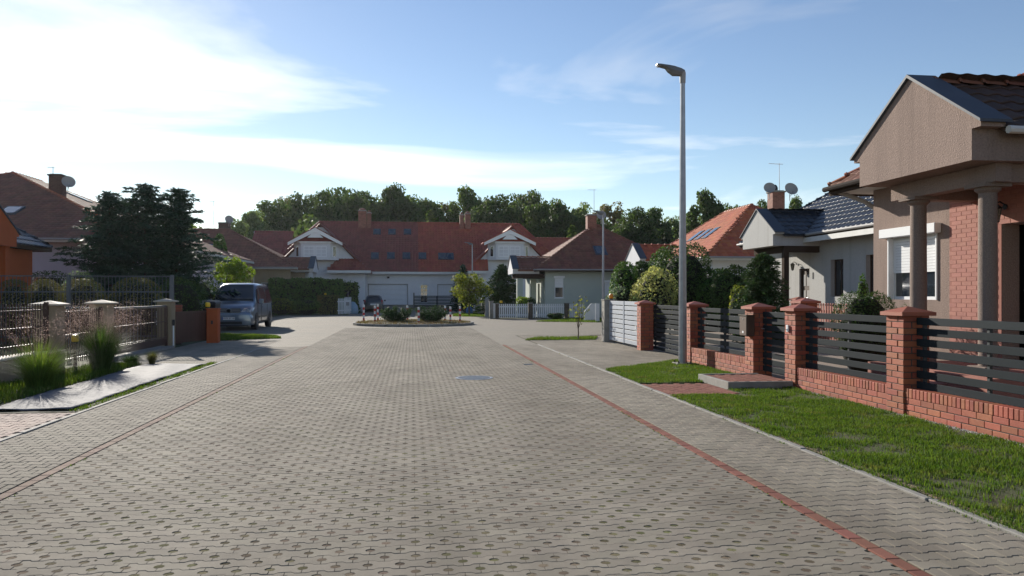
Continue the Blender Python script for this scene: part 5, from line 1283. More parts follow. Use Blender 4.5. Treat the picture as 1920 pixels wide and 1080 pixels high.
# ---- conifers
def conifer(seed, H, R, z0=.08, nb=120, spray=.2, asp=.28, per=.06, k=3.2, droop=.25, up=.25, tops=1, pw=.85, ragged=.25):
    global RNG
    RNG = np.random.default_rng(seed); random.seed(seed); tb = MB(); Ps = []; Ns = []; Ts = []; Ss = []
    limb(tb, (0,0,-.2), (0,0,H*.97), H*.022+.02, .012, .01, 8, 7)
    for i in range(nb):
        f = z0+(1-z0)*((i+RNG.random())/nb)**.92; z = f*H; L = R*(1-f)**pw*RNG.uniform(1-ragged, 1+ragged*.6)+.05*R; az = i*2.399+RNG.normal(0,.25)
        d = np.array([math.cos(az), math.sin(az), 0.]); side = np.array([-d[1], d[0], 0.])
        m = max(4, int(L/per)); s = np.linspace(.08, 1, m)
        path = np.array([0,0,z])+d*(s*L)[:,None]+np.array([0,0,1.])*((up*s-droop*(1.6*s)**1.6*.5)*L)[:,None]
        if i % 3 == 0: tb.tube([tuple(path[0]), tuple(path[m//2]), tuple(path[-1])], [.012+.006*L, .008+.003*L, .003], 4, False)
        for q in range(int(k)+1):
            mm = RNG.random(m) < (k-int(k) if q == int(k) else 1.0)
            if not mm.any(): continue
            pp = path[mm]; j = len(pp); lat = RNG.uniform(-1,1,j)*(1-s[mm]*.75)*L*.32
            pp = pp+side*lat[:,None]+np.array([0,0,1.])*(-np.abs(lat)*.25+RNG.normal(0,.03,j))[:,None]
            td = d+side*(np.sign(lat)*.8)[:,None]+np.array([0,0,1.])*RNG.uniform(-.5,.15,j)[:,None]
            Ps.append(pp); Ts.append(td); Ns.append(unit(np.array([0,0,1.])+RNG.normal(0,.55,(j,3)))); Ss.append(spray*RNG.uniform(.6,1.3,j))
    m = 26; z = H*np.linspace(.93,1.01,m); Ps.append(np.stack([RNG.normal(0,.02,m),RNG.normal(0,.02,m),z],1)); Ts.append(np.array([0,0,1.])+RNG.normal(0,.5,(m,3))); Ns.append(sph(m)); Ss.append(spray*.7*np.ones(m))
    P = np.concatenate(Ps); return tb.mesh('trunk'), leafmesh('crown', quads(P, np.concatenate(Ns), np.concatenate(Ss), asp, np.concatenate(Ts)))
def stand(px, d, z=0): u, v = at(px, d); return (u, v, z)
SG = 'big spruces in the left garden'
for px, py, d, R, sd, lab in ((205,362,35.5,2.0,31,'spruce with low top at the left of the group'), (272,347,36.0,2.35,32,'tall middle spruce of the left garden group'), (334,355,35.5,1.8,33,'spruce at the right of the left garden group')):
    H = zat(py, d); plant('spruce_tree', lab, 'tree', stand(px, d), conifer(sd, H, R*1.12, .14, 170, .30, .25, .065, 4.2, .28, .40, pw=.46, ragged=.78), (M['bark'], M['needle']), group=SG)
H = zat(476, 23.8); plant('spruce_tree', 'dense dark spruce in front of the grey house porch', 'tree', stand(1431, 23.8), conifer(41, H, 1.0, .05, 240, .15, .26, .04, 5.0, .3, .2, pw=.40, ragged=.3), (M['bark'], M['needle_green']))
H = zat(497, 66); plant('spruce_tree', 'bluish spruce behind the lime-green street tree', 'tree', stand(868, 66), conifer(42, H, 1.5, .05, 90, .4, .3, .1, 3.5, .3, .2), (M['bark'], M['needle']))
H = zat(497, 60); plant('spruce_tree', 'broad dark spruce left of the green bungalow porch', 'tree', stand(942, 60), conifer(43, H, 2.0, .03, 110, .4, .3, .09, 4, .3, .2, pw=.6), (M['bark'], M['needle_green']))
H = zat(397, 98); plant('spruce_tree', 'light conifer above the middle of the duplex roof', 'tree', stand(806, 98), conifer(44, H, 2.6, .1, 90, .7, .4, .16, 3.5, .25, .3), (M['bark'], M['leaf_mid']))
H = zat(424, 92); plant('spruce_tree', 'light conifer peeping over the set-back red roof', 'tree', stand(1073, 92), conifer(45, H, 2.2, .1, 80, .6, .4, .16, 3.5, .25, .3), (M['bark'], M['leaf_mid']))

# ---- clipped and loose shrubs
def lump(seed, a, b, h, n, leaf, asp=.6, flat=2.0, rough=.08, z0=0.0, lobes=0, core=True, zbot=0.0):
    """dome or ball of foliage: half-axes a, b, height h"""
    global RNG
    RNG = np.random.default_rng(seed); random.seed(seed)
    d = sph(n); r = 1/np.maximum((np.abs(d[:,0])**flat+np.abs(d[:,1])**flat+np.abs(d[:,2])**flat)**(1/flat), 1e-6)
    lob = np.ones(n)
    if lobes:
        L = sph(lobes); L[:,2] = np.abs(L[:,2]); dt = d @ L.T; lob = .78+.34*np.clip((dt.max(1)-.7)/.3, 0, 1)
    r = r*lob*(1-rough*np.abs(RNG.normal(0,1,n))-.12*(RNG.random(n) < .3)*RNG.random(n))
    P = d*r[:,None]*np.array([a,b,h/2]); P[:,2] += h/2+zbot; ok = P[:,2] > .02; P, d = P[ok], d[ok]
    fol = leafmesh('foliage', quads(P, unit(d+RNG.normal(0,.6,d.shape)), leaf*RNG.uniform(.6,1.4,len(P)), asp))
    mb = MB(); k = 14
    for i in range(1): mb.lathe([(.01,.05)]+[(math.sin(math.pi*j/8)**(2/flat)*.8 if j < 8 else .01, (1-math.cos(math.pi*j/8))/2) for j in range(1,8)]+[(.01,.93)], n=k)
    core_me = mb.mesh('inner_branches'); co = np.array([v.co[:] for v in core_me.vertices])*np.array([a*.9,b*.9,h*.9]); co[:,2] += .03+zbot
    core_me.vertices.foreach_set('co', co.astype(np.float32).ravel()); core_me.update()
    return (core_me, fol) if core else (None, fol)
def shrub(name, label, loc, dims, n, leaf, m, seed, group=None, rz=0, **kw):
    core, fol = lump(seed, *dims, n, leaf, **kw)
    return plant(name, label, 'shrub', loc, (core, fol), (M['inner'], m), ('inner_branches','foliage'), rz, (1,1,1), group)
BG = 'clipped round shrubs behind the grey fence'
for i, (px, w, py, lab) in enumerate(((26,58,523,'clipped bronze shrub at the left edge behind the grey fence'), (84,62,523,'clipped bronze shrub left of the grey fence post'), (155,84,522,'wide clipped bronze shrub right of the grey fence post'), (255,98,520,'largest clipped bronze shrub next to the spruce foot'))):
    d = 26.3; shrub('round_shrub', lab, stand(px, d), (w*d/F/2, .6, zat(py, d)), 5200, .055, M['box_brown'], 50+i, BG, flat=2.6, rough=.03)
shrub('flowering_shrub', 'pale silvery shrub above the grey fence rail', stand(148, 29), (.6,.5,zat(500,29)), 1500, .10, M['leaf_white'], 60, lobes=7)
shrub('dark_hedge_shrub', 'dark shrub below the violet house wall', stand(92, 33), (1.1,.6,zat(507,33)), 3000, .08, M['hedge_dark'], 61, flat=3)
shrub('dark_hedge_shrub', 'dark shrub between spruces and lime-green tree', stand(372, 36), (1.0,.8,zat(521,36)), 3000, .09, M['hedge_dark'], 62, lobes=6)
shrub('dark_hedge_shrub', 'dark shrub at the foot of the right spruce', stand(338, 29), (1.0,.7,zat(520,29)), 3500, .08, M['hedge_dark'], 63, lobes=6)
# lime tree behind the van, thuja column
tr = broadleaf(64, 3, 1.35, 1.85, 1.1, 30, 110, .13, (.22,.38), .7, .07)
plant('garden_tree', 'bright lime-green little tree behind the van', 'tree', stand(428, 44), tr, (M['bark'], M['leaf_lime']), sc=(1.02,1.02,zat(482,44)/2.98))
shrub('thuja_column', 'narrow columnar thuja before the brown-roofed house', stand(412, 60), (.62,.62,zat(437,60)), 3800, .17, M['thuja'], 65, flat=2.2, rough=.05)
def hedge(name, label, x0, x1, y0, y1, h, n, leaf, m, seed, cat='hedge', wav=.12):
    global RNG
    RNG = np.random.default_rng(seed); t = thing(name, label, cat, ((x0+x1)/2,(y0+y1)/2,0)); o = t.location
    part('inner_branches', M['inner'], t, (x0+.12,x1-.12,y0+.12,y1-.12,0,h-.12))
    A = np.array([(x1-x0)*h, (x1-x0)*h, (y1-y0)*h, (y1-y0)*h, (x1-x0)*(y1-y0)]); k = RNG.choice(5, n, p=A/A.sum()); a, b = RNG.random(n), RNG.random(n)
    P = np.zeros((n,3)); Nn = np.zeros((n,3))
    for f in range(5):
        s = k == f; x = x0+(x1-x0)*a[s]; y = y0+(y1-y0)*(a[s] if f > 1 and f < 4 else b[s]); z = h*b[s]
        if f == 0: P[s] = np.stack([x, np.full(s.sum(), y0), z], 1); Nn[s] = (0,-1,0)
        if f == 1: P[s] = np.stack([x, np.full(s.sum(), y1), z], 1); Nn[s] = (0,1,0)
        if f == 2: P[s] = np.stack([np.full(s.sum(), x0), y, z], 1); Nn[s] = (-1,0,0)
        if f == 3: P[s] = np.stack([np.full(s.sum(), x1), y, z], 1); Nn[s] = (1,0,0)
        if f == 4: P[s] = np.stack([x, y, np.full(s.sum(), h)], 1); Nn[s] = (0,0,1)
    Q = np.stack([P[:,0]+P[:,1]*.7, P[:,2]+P[:,1]*.3], 1); P += Nn*((vnoise(Q,1.2,seed)-.5)*wav*2+RNG.normal(0,wav*.35,n))[:,None]
    link('foliage', leafmesh('foliage', quads(P-np.array(o), unit(Nn+RNG.normal(0,.7,(n,3))), leaf*RNG.uniform(.6,1.4,n), .6)), m, t)
    return t
def hpx(px0, px1, d0, th, pyt): a, b = at(px0, d0), at(px1, d0); v = (a[1]+b[1])/2; return a[0], b[0], v, v+th, zat(pyt, d0)
hedge('long_hedge', 'tall dark green hedge before the brown-roofed house', *hpx(505,640,63.5,1.2,524), 9000, .20, M['thuja'], 70)
hedge('long_hedge', 'lighter lower end of the hedge next to the white house', *hpx(634,668,66,1.6,530), 2600, .20, M['leaf_mid'], 71, wav=.25)
hedge('box_hedge', 'square clipped box hedge beside the white picket gate', *hpx(596,633,62,.9,554), 3600, .12, M['box_brown'], 72)
shrub('low_shrub', 'golden-green shrub beside the rear of the van', stand(527, 60), (1.15,.8,zat(560,60)), 2600, .12, M['leaf_gold'], 73, lobes=5)
shrub('low_shrub', 'rounded green shrub left of the square box hedge', stand(576, 60), (1.15,.8,zat(560,60)), 2600, .12, M['leaf_mid'], 74, lobes=5)
shrub('low_shrub', 'dark low shrub between two rounded shrubs', stand(551, 61), (.8,.6,zat(574,61)), 1500, .12, M['hedge_dark'], 75, lobes=4)
# right-hand gardens
tr = broadleaf(80, 3.2, 1.6, 2.2, 1.35, 34, 90, .19, (.24,.40), .7, .08)
plant('street_tree', 'lime-green street tree left of the picket fence', 'tree', stand(880, 57), tr, (M['bark_pale'], M['leaf_gold']), sc=(.84,.84,zat(512,57)/3.55))
shrub('thuja_shrub', 'tall rounded thuja left of the variegated shrub', stand(1172, 31), (.62,.62,zat(489,31)), 4200, .09, M['thuja'], 81, flat=2.4)
shrub('leafy_shrub', 'glossy broad-leaved shrub behind the pale gate', stand(1168, 27.5), (.62,.5,zat(531,27.5)), 1500, .11, M['leaf_white'], 82, lobes=6)
shrub('variegated_shrub', 'yellow-white variegated shrub behind the pale gate', stand(1228, 26.8), (.80,.75,zat(498,26.8)), 4200, .085, M['leaf_var'], 83, lobes=9)
shrub('leafy_shrub', 'golden shrub peeping beside the dark spruce', stand(1385, 26.5), (.45,.45,zat(537,26.5)), 1300, .09, M['leaf_gold'], 84, lobes=5)
for i, (px, d, a, py, lab) in enumerate(((1283,31.5,1.3,459,'tall dark thuja right behind the lamp post'), (1246,34,.75,470,'dark thuja behind the variegated shrub'), (1205,35,.6,492,'small dark thuja left of the hidden roof'), (1335,31,1.05,505,'dark thuja right of the lamp post'), (1372,29.5,.95,502,'dark bushy thuja left of the dense spruce'))):
    shrub('thuja_shrub', lab, stand(px, d), (a,a*.9,zat(py, d)), 6500, .10, M['hedge_dark'] if i % 2 == 0 else M['thuja'], 85+i, 'dark thujas behind the slat fence', flat=2.3, rough=.06, lobes=8)
shrub('thuja_shrub', 'feathery light green juniper in front of the shuttered window', stand(1622, 14.6), (.66,.5,zat(540,14.6)), 9000, .05, M['hedge_dark'], 92, lobes=9, asp=.35, rough=.1)
shrub('thuja_shrub', 'small pointed thuja right of the grey house window', stand(1618, 17.3), (.17,.17,zat(508,17.3)), 1500, .05, M['thuja'], 93, flat=1.7)
shrub('thuja_shrub', 'green juniper low behind the nearest pillar', stand(1700, 13.2), (.3,.3,zat(573,13.2)), 1800, .05, M['thuja'], 94, lobes=6, asp=.35)
shrub('low_shrub', 'small dark shrub before the white picket fence', stand(1042, 49.2), (.55,.45,zat(586,49.2)), 900, .10, M['hedge_dark'], 95, lobes=5)
shrub('low_shrub', 'light green plant beside the green bungalow porch', stand(981, 53), (.55,.5,zat(553,53)), 900, .14, M['leaf_lime'], 96, lobes=5)
shrub('low_shrub', 'dark round shrub at the green bungalow corner', stand(995, 53.3), (.45,.45,zat(556,53.3)), 900, .10, M['hedge_dark'], 97)
# young tree on the verge
def sapling():
    global RNG
    RNG = np.random.default_rng(99); random.seed(99); tb = MB(); L = []
    tb.tube([(0,0,-.1),(.01,0,.25),(.0,0,.42)], [.028,.022,.02], 6)
    for tx, tz in ((-.16,1.25),(.17,1.55),(.02,1.45),(.24,1.1)):
        pts = [(0,0,.38+.0*tz)]+[(tx*s, random.gauss(0,.05), .4+(tz-.4)*s) for s in (.35,.7,1)]; tb.tube(pts, [.016,.012,.008,.004], 5)
        for q in range(20):
            s = random.uniform(.35,1.05); L.append((tx*s+random.gauss(0,.10), random.gauss(0,.10), .4+(tz-.4)*s+random.gauss(0,.07)))
    L = np.array(L); return tb.mesh('trunk'), leafmesh('crown', quads(L, sph(len(L)), RNG.uniform(.06,.13,len(L)), .6))
plant('young_tree', 'slender forked sapling with yellowing leaves on the verge', 'tree', stand(1084, gd(637)), sapling(), (M['bark_pale'], M['leaf_gold']))

# ---- ornamental grasses in the bed
def tuft(seed, n, h, spread, w, arch=.9):
    global RNG
    RNG = np.random.default_rng(seed); a = RNG.random(n)*2*np.pi; hh = h*RNG.uniform(.55,1.08,n); sp = spread*RNG.uniform(.1,1,n)**.8
    d = np.stack([np.cos(a),np.sin(a),np.zeros(n)],1); b0 = d*(RNG.random(n)*spread*.22)[:,None]; side = np.stack([-np.sin(a),np.cos(a),np.zeros(n)],1)
    V = []; K = 5
    for k in range(K):
        s = k/(K-1); c = b0+d*(sp*s**1.8)[:,None]; c[:,2] = hh*(s-.28*(sp/spread)*arch*s**3); ww = (w*(1-s*.93))
        V += [c-side*ww/2, c+side*ww/2]
    V = np.stack(V,1).reshape(-1,3); f = []
    i = np.arange(n)*2*K
    for k in range(K-1): f.append(np.stack([i+2*k,i+2*k+1,i+2*k+3,i+2*k+2],1))
    F_ = np.concatenate(f); return np_mesh('blades', V, F_, rnd=np.tile(RNG.random(n), K-1))
def plumes(seed, n, h, spread, zlo):
    global RNG
    RNG = np.random.default_rng(seed); P = []; T = []; S = []; st_ = MB(); random.seed(seed)
    for i in range(n):
        a = RNG.random()*6.28; r = spread*RNG.random()**.6; hh = RNG.uniform(zlo, h); e = np.array([math.cos(a)*r, math.sin(a)*r, hh])
        b = np.array([math.cos(a)*.1, math.sin(a)*.1, 0.2]); mid = (b*.5+e*.5)+np.array([-math.cos(a)*r*.12, -math.sin(a)*r*.12, .06])
        st_.tube([tuple(b), tuple(mid), tuple(e)], [.0028,.0022,.0012], 3, False)
        m = 32; s = RNG.random(m); q = e+(e-mid)*((s-.75)*.7)[:,None]+RNG.normal(0,.035,(m,3)); P.append(q); S.append(RNG.uniform(.010,.026,m))
    P = np.concatenate(P); S = np.concatenate(S); return st_.mesh('stems'), leafmesh('plumes', quads(P, sph(len(P)), S, .45))
p = stand(190, 16.0); st_, pm = plumes(102, 150, 1.42, .9, .95)
plant('ornamental_grass', 'large dark fountain grass with pinkish plumes', 'grass', p, (tuft(101, 1900, 1.12, .72, .008, 1.25), st_, pm), (M['reed_dark'], M['plume'], M['plume']), ('blades','stems','plumes'))
p = stand(74, 13.2); st_, pm = plumes(104, 42, 1.3, .7, .85)
plant('ornamental_grass', 'bright green fountain grass nearest the left edge', 'grass', p, (tuft(103, 1500, .95, .85, .008, 1.35), st_, pm), (M['reed'], M['plume'], M['plume']), ('blades','stems','plumes'))
p = stand(285, gd(683)); plant('ornamental_grass', 'small round tussock at the end of the membrane', 'grass', p, (tuft(105, 900, .34, .26, .005),), (M['box_brown'],), ('blades',))
p = stand(245, gd(685)); plant('ornamental_grass', 'low green perennials between fountain grass and tussock', 'plant', p, (tuft(106, 500, .28, .42, .016, 1.2),), (M['reed_dark'],), ('blades',))
random.seed(5); RNG = np.random.default_rng(5)
# ================================================================== planted island with bollards
IU, IV, IR = .10, 41.9, 3.2
isl = thing('traffic_island', 'round kerbed planting island in the turning area', 'island', (IU, IV, 0))
n = 28
for k in range(n):
    a0, a1 = 2*math.pi*(k+.03)/n, 2*math.pi*(k+.97)/n; pts = [(IR*math.cos(a0),IR*math.sin(a0),-.1),(IR*math.cos(a1),IR*math.sin(a1),-.1),((IR-.13)*math.cos(a1),(IR-.13)*math.sin(a1),-.1),((IR-.13)*math.cos(a0),(IR-.13)*math.sin(a0),-.1)]
    MB().prism(pts, (0,0,.225+random.uniform(-.008,.008))).build('kerb_stone', M['concrete'], isl, local=True)
MB().lathe([(IR-.132,.0),(IR-.132,.09),(IR*.6,.17),(.01,.2)], n=32).build('soil_mound', M['soil'], isl, local=True)
RNG = np.random.default_rng(8); n = 6000; a = RNG.random(n)*6.283; r = (IR-.15)*RNG.random(n)**.5; P = np.stack([r*np.cos(a), r*np.sin(a), .2-.1*(r/IR)], 1)
me = blades(P, RNG.uniform(.03,.13,n), np.full(n,.016)); g_ = link('weeds', me, mat('dry_weed', (.13,.13,.045), .8, (.17,.12,.06), 1.5, 1, 0, 1, .3, transl=.25), isl); g_['kind'] = 'stuff'
def mugo(label, px0, px1, d, pyt, seed):
    c = stand((px0+px1)/2, d, .12); w = (px1-px0)*d/F/2; H = zat(pyt, d)-.12
    global RNG
    RNG = np.random.default_rng(seed); tb = MB(); random.seed(seed); Ps = []; Ts = []
    for i in range(40):
        a = RNG.random()*6.28; rr = w*RNG.uniform(.25,1.0); e = np.array([math.cos(a)*rr, math.sin(a)*rr*.8, H*RNG.uniform(.45,1.05)*(1-.25*(rr/w)**2)])
        tb.tube([(0,0,-.05), tuple(e*np.array([.6,.6,.35])), tuple(e)], [.03,.02,.008], 5, False)
        m = 130; s = RNG.uniform(.3,1.05,m); q = e*np.array([1,1,1])*s[:,None]; q[:,2] *= s**.3; q += RNG.normal(0,.06,(m,3)); Ps.append(q); Ts.append(np.array([e[0]*.5,e[1]*.5,.6])+RNG.normal(0,.5,(m,3)))
    P = np.concatenate(Ps); T = np.concatenate(Ts)
    plant('mountain_pine', label, 'shrub', c, (tb.mesh('trunk'), leafmesh('crown', quads(P, sph(len(P)), RNG.uniform(.07,.16,len(P)), .3, T))), (M['bark'], M['needle_green']))
mugo('left dark mountain pine on the island', 716, 774, 41.4, 576, 1); mugo('right dark mountain pine on the island', 777, 837, 41.4, 575, 2)
BOL = [(682,571,44.2,'outermost left bollard on the island'), (703,573,41.6,'left bollard of the close pair on the island'), (708.5,570,44.6,'right bollard of the close pair on the island'), (764,573,44.9,'bollard behind the gap of the two island pines'),
       (785,576,39.9,'bollard standing before the right mountain pine'), (834.5,573,43.8,'bollard just right of the right mountain pine'), (844.5,575,42.0,'second bollard from the right on the island'), (862.5,574,42.6,'outermost right bollard on the island')]
for px, py, d, lab in BOL:
    p = stand(px, d); h = zat(py, d); z0 = .1
    t = thing('bollard', lab+', red and white', 'bollard', (p[0], p[1], z0), 0, 'red and white island bollards'); hh = (h-z0)/6; r = .056
    MB().lathe([(r*.97,-.1),(r*.97,h-z0-.02),(r*.7,h-z0)], n=12).build('tube', M['white'], t, local=True)
    for k in (0, 2, 4): MB().lathe([(r,k*hh+.01),(r,(k+1)*hh)], n=12).build('band', M['red_paint'], t, local=True)

# ================================================================== street lamps
def street_lamp(label, loc, H, r0, head=.62, az=math.pi):
    t = thing('street_lamp', label, 'street lamp', loc, az, 'street lamps')
    MB().tube([(0,0,0),(0,0,H*.5),(0,0,H-.25)], [r0, r0*.78, r0*.55], 12, sharp) if False else MB().lathe([(r0,.0),(r0*.78,H*.5),(r0*.55,H-.22)], n=10).build('pole', M['zinc'], t, local=True)
    MB().box(-.19,.19,-.19,.19,-.02,.03).build('base_plate', M['concrete'], t, .006, True)
    for x in (-.14,.14):
        for y in (-.14,.14): MB().lathe([(.022,.03),(.022,.05),(.012,.052),(.012,.085)], (x,y,0), 6).build('anchor_bolt', M['black'], t, local=True)
    MB().lathe([(r0*.66,H-.28),(r0*.72,H-.05),(r0*.5,H+.02)], n=12).build('socket', M['gutter'], t, local=True)
    L = head; m = MB(); sec = []
    for s, w, zt, zb in ((-.04,.05,.03,-.06),(.05,.09,.05,-.12),(.22,.12,.055,-.15),(.34,.115,.05,-.09),(.40,.10,.045,-.035),(L*.85,.10,.03,-.03),(L,.07,.015,-.02)):
        z = H+s*.20; sec.append([(s,-w,z-.0+zb*.45),(s,-w*.7,z+zb),(s,w*.7,z+zb),(s,w,z+zb*.45),(s,w*.8,z+zt*.7),(s,0,z+zt),(s,-w*.8,z+zt*.7)])
    q = 7
    m.add([p for s_ in sec for p in s_], [(i*q+k, (i+1)*q+k, (i+1)*q+(k+1) % q, i*q+(k+1) % q) for i in range(len(sec)-1) for k in range(q)]+[list(range(q)), list(range((len(sec)-1)*q, len(sec)*q))[::-1]])
    hd = m.build('luminaire', mat('lamp_housing', (.16,.165,.17), .45, (.13,.135,.14), 4, 1), t, local=True)
    MB().box(.40,L*.97,-.08,.08,-.036,-.030).build('diffuser', M['gutter'], hd, local=True).location = (0,0,H+.115)
    return t
p = at(1280, gd(683)); street_lamp('tall galvanised street lamp on the grass verge', (p[0], p[1], .01), zat(133, gd(683))-.01, .10, .62)
p = at(1131, 45); street_lamp('thin street lamp left of the pale gate', (p[0], p[1], 0), zat(399, 45), .085, .62)
p = at(885.5, 71); street_lamp('distant street lamp before the red roof', (p[0], p[1], 0), zat(457, 71), .085, .7)

# ================================================================== white picket fences
def picket_panel(label, px0, px1, v, zt, solid=False, d=1):
    a, b = onv(px0, v), onv(px1, v); t = thing('picket_fence', label, 'fence', ((a+b)/2, v, 0), 0, 'white picket panels')
    o = off(t); w = .085; n = int((b-a)/.125); me = MB().box(-w/2,w/2,-.011,.011,.08,zt).mesh('picket', bevel=.004); me.materials.append(M['white'])
    for k in range(n): link('picket', me, None, t, Vector((a+(k+.5)*(b-a)/n, v, 0))-o)
    part('rail', M['white'], t, (a,b,v+.013,v+.05,.22,.30), (a,b,v+.013,v+.05,zt-.22,zt-.14))
def pier(label, px, v, w, zt, m, grp='picket fence piers'):
    u = onv(px, v); t = thing('fence_pier', label, 'post', (u, v, 0), 0, grp)
    MB().box(-w/2,w/2,-w/2,w/2,-.1,zt).build('shaft', m, t, .012, True); part('cap', M['concrete'], t, (-w/2-.04,w/2+.04,-w/2-.04,w/2+.04,zt+.002,zt+.05), bevel=.01, local=True)
picket_panel('left white picket panel before the green bungalow', 935, 990.5, 50.4, .98); picket_panel('middle white picket panel before the green bungalow', 998.5, 1058, 50.4, .98); picket_panel('right white picket panel behind the sapling', 1067, 1094, 50.4, .98)
pier('grey fence pier at the left end of the white pickets', 921, 50.9, .24, 1.12, M['concrete']); pier('dark pier between white board and left picket panel', 932, 50.4, .20, .98, M['bark_pale'])
pier('grey pier between left and middle picket panels', 994.5, 50.4, .26, 1.0, M['bark_pale']); pier('grey pier between middle and right picket panels', 1062.5, 50.4, .28, 1.0, M['bark_pale'])
t = thing('white_board', 'plain white board panel left of the picket panels', 'fence', (onv(927,50.6), 50.6, 0)); part('sheet', M['white'], t, (onv(925,50.6),onv(930,50.6),50.58,50.62,.05,1.02), bevel=.004)
t = thing('white_board', 'sloping white board fence behind the gate post', 'fence', (onv(1107,46), 46, 0)); a, b = onv(1095,46), onv(1119,46)
MB().prism([(a,46,.05),(b,46,.05),(b,46,1.05),(b-.35,46,1.05),(a,46,.55)], (0,.03,0)).build('sheet', M['white'], t)
t = thing('white_board', 'narrow white board beside the grey gate post', 'fence', (onv(1121,44), 44, 0)); part('sheet', M['white'], t, (onv(1116.5,44),onv(1124,44),43.98,44.02,.05,1.08), bevel=.004)
# receding posts left of it
for i, (px, d, lab) in enumerate(((913,56,'grey-green fence post nearest the pickets'), (906,60,'second grey-green fence post behind the street tree'), (899,64,'third grey-green fence post behind the street tree'), (893.5,68,'farthest grey-green fence post behind the street tree'))):
    p = at(px, d); t = thing('garden_post', lab, 'post', (p[0], p[1], 0), 0, 'grey-green garden posts'); MB().box(-.14,.14,-.14,.14,-.1,1.2).build('shaft', M['hedge_dark'] if False else M['gutter'], t, .02, True)
    MB().lathe([(.17,1.202),(.18,1.22),(.12,1.30),(.0,1.33)], n=12).build('cap', M['gutter'], t, local=True)
yellow_lamp('small yellow lamp on the picket fence', (onv(939.5,50.5), 50.5, 1.0), .09)
p = at(870, 66); t = thing('water_can', 'small white can on the grass by the street tree', 'can', (p[0], p[1], 0)); MB().lathe([(.2,0),(.24,.1),(.22,.32),(.1,.4),(.0,.41)], n=14).build('body', M['white'], t, local=True); MB().tube([(.2,0,.1),(.42,0,.45)], .03, 6).build('spout', M['white'], t, local=True)
p = at(880, 63); t = thing('rubbish_sack', 'blue sack under the lime-green street tree', 'sack', (p[0], p[1], 0)); MB().lathe([(.2,0),(.3,.12),(.28,.4),(.12,.6),(.14,.68),(.04,.66)], n=12).build('bag', mat('blue_film', (.05,.13,.28), .35), t, local=True)
# white gate on the left, blue sack
a, b = at(635.5, 62), at(647, 62); t = thing('picket_gate', 'white picket gate beside the square box hedge', 'gate', (a[0], a[1], 0))
for k in range(9):
    x = .06+k*.095; MB().box(a[0]+x,a[0]+x+.07,61.8+x*1.2,61.82+x*1.2,.06,1.28-.04*abs(k-4)*0).build('picket', M['white'], t)
MB().prism([(a[0],61.86,.3),(a[0]+.95,63.0,.3),(a[0]+.95,63.0,.38),(a[0],61.86,.38)], (.03,0,0)).prism([(a[0],61.86,1.0),(a[0]+.95,63.0,1.0),(a[0]+.95,63.0,1.08),(a[0],61.86,1.08)], (.03,0,0)).build('rail', M['white'], t)
MB().box(a[0]+.62,a[0]+.86,62.45,62.6,.72,1.0).build('letter_box', M['gutter'], t, .01)
a = at(653, 64.5); t = thing('picket_gate', 'white picket gate leaf standing open by the box hedge', 'gate', (a[0], a[1], 0))
for k in range(5): part('picket', M['white'], t, (a[0]-.3+k*.115,a[0]-.22+k*.115,a[1]-.01,a[1]+.01,.06,1.38))
part('rail', M['white'], t, (a[0]-.3,a[0]+.24,a[1]+.012,a[1]+.05,.3,.38), (a[0]-.3,a[0]+.24,a[1]+.012,a[1]+.05,1.05,1.13)); MB().tube([(a[0]-.02,a[1]+.03,1.2),(a[0]-.02,a[1]+.03,1.85)], .02, 6).build('post', M['zinc'], t)
p = at(661, 65); t = thing('rubbish_sack', 'pale blue covered heap beside the white gate', 'sack', (p[0], p[1], 0)); m = MB().lathe([(.42,0),(.5,.2),(.42,.65),(.2,.95),(.02,1.0)], n=14); m.build('cover', mat('pale_blue_film', (.28,.40,.50), .4, (.22,.33,.42), 5, 1, .5, 12), t, local=True)
yellow_lamp('yellow lamp on top of the square box hedge', (at(610,62.3)[0], at(610,62.3)[1], zat(554,62)), .10)
# refuse bins behind the boarded gate
def bin_(label, px, d, m, s=1.0):
    p = at(px, d); t = thing('wheelie_bin', label, 'bin', (p[0], p[1], 0)); t.scale = (s, s, s)
    m1 = MB(); m1.add([(-.22,-.26,.05),(.22,-.26,.05),(.22,.26,.05),(-.22,.26,.05),(-.29,-.33,.98),(.29,-.33,.98),(.29,.36,.98),(-.29,.36,.98)], [(0,3,2,1),(4,5,6,7),(0,1,5,4),(1,2,6,5),(2,3,7,6),(3,0,4,7)]); m1.build('body', m, t, .03, True)
    MB().add([(-.31,-.36,.985),(.31,-.36,.985),(.31,.38,.985),(-.31,.38,.985),(-.27,-.31,1.06),(.27,-.31,1.06),(.27,.36,1.09),(-.27,.36,1.09)], [(0,3,2,1),(4,5,6,7),(0,1,5,4),(1,2,6,5),(2,3,7,6),(3,0,4,7)]).build('lid', m, t, .015, True)
    MB().tube([(-.25,.40,1.0),(.25,.40,1.0)], .02, 6).build('handle', m, t, local=True)
    for x in (-.26,.24): MB().lathe([(.02,0),(.1,0),(.1,.04),(.02,.04)], (x,.3,.1), 14, 'x').build('wheel', M['black'], t, local=True)
gb = mat('bin_green', (.025,.055,.035), .45); bin_('dark green wheelie bin behind the brown boarded gate', 357, 29.5, gb, 1.25); bin_('dark wheelie bin beside the van bonnet', 391, 31, M['black'], 1.25)
# red brick pier seen behind the beige post
t = thing('brick_pier', 'short brick pier peeping behind the piped beige post', 'pier', (at(334,26)[0], at(334,26)[1], 0)); o_ = t.location
for k in range(15): link('brick', bk, None, t, (random.uniform(-.004,.004), 0, .04+k*.0835)); 
part('mortar', M['mortar'], t, (-.11,.11,-.045,.045,-.1,1.28), local=True)
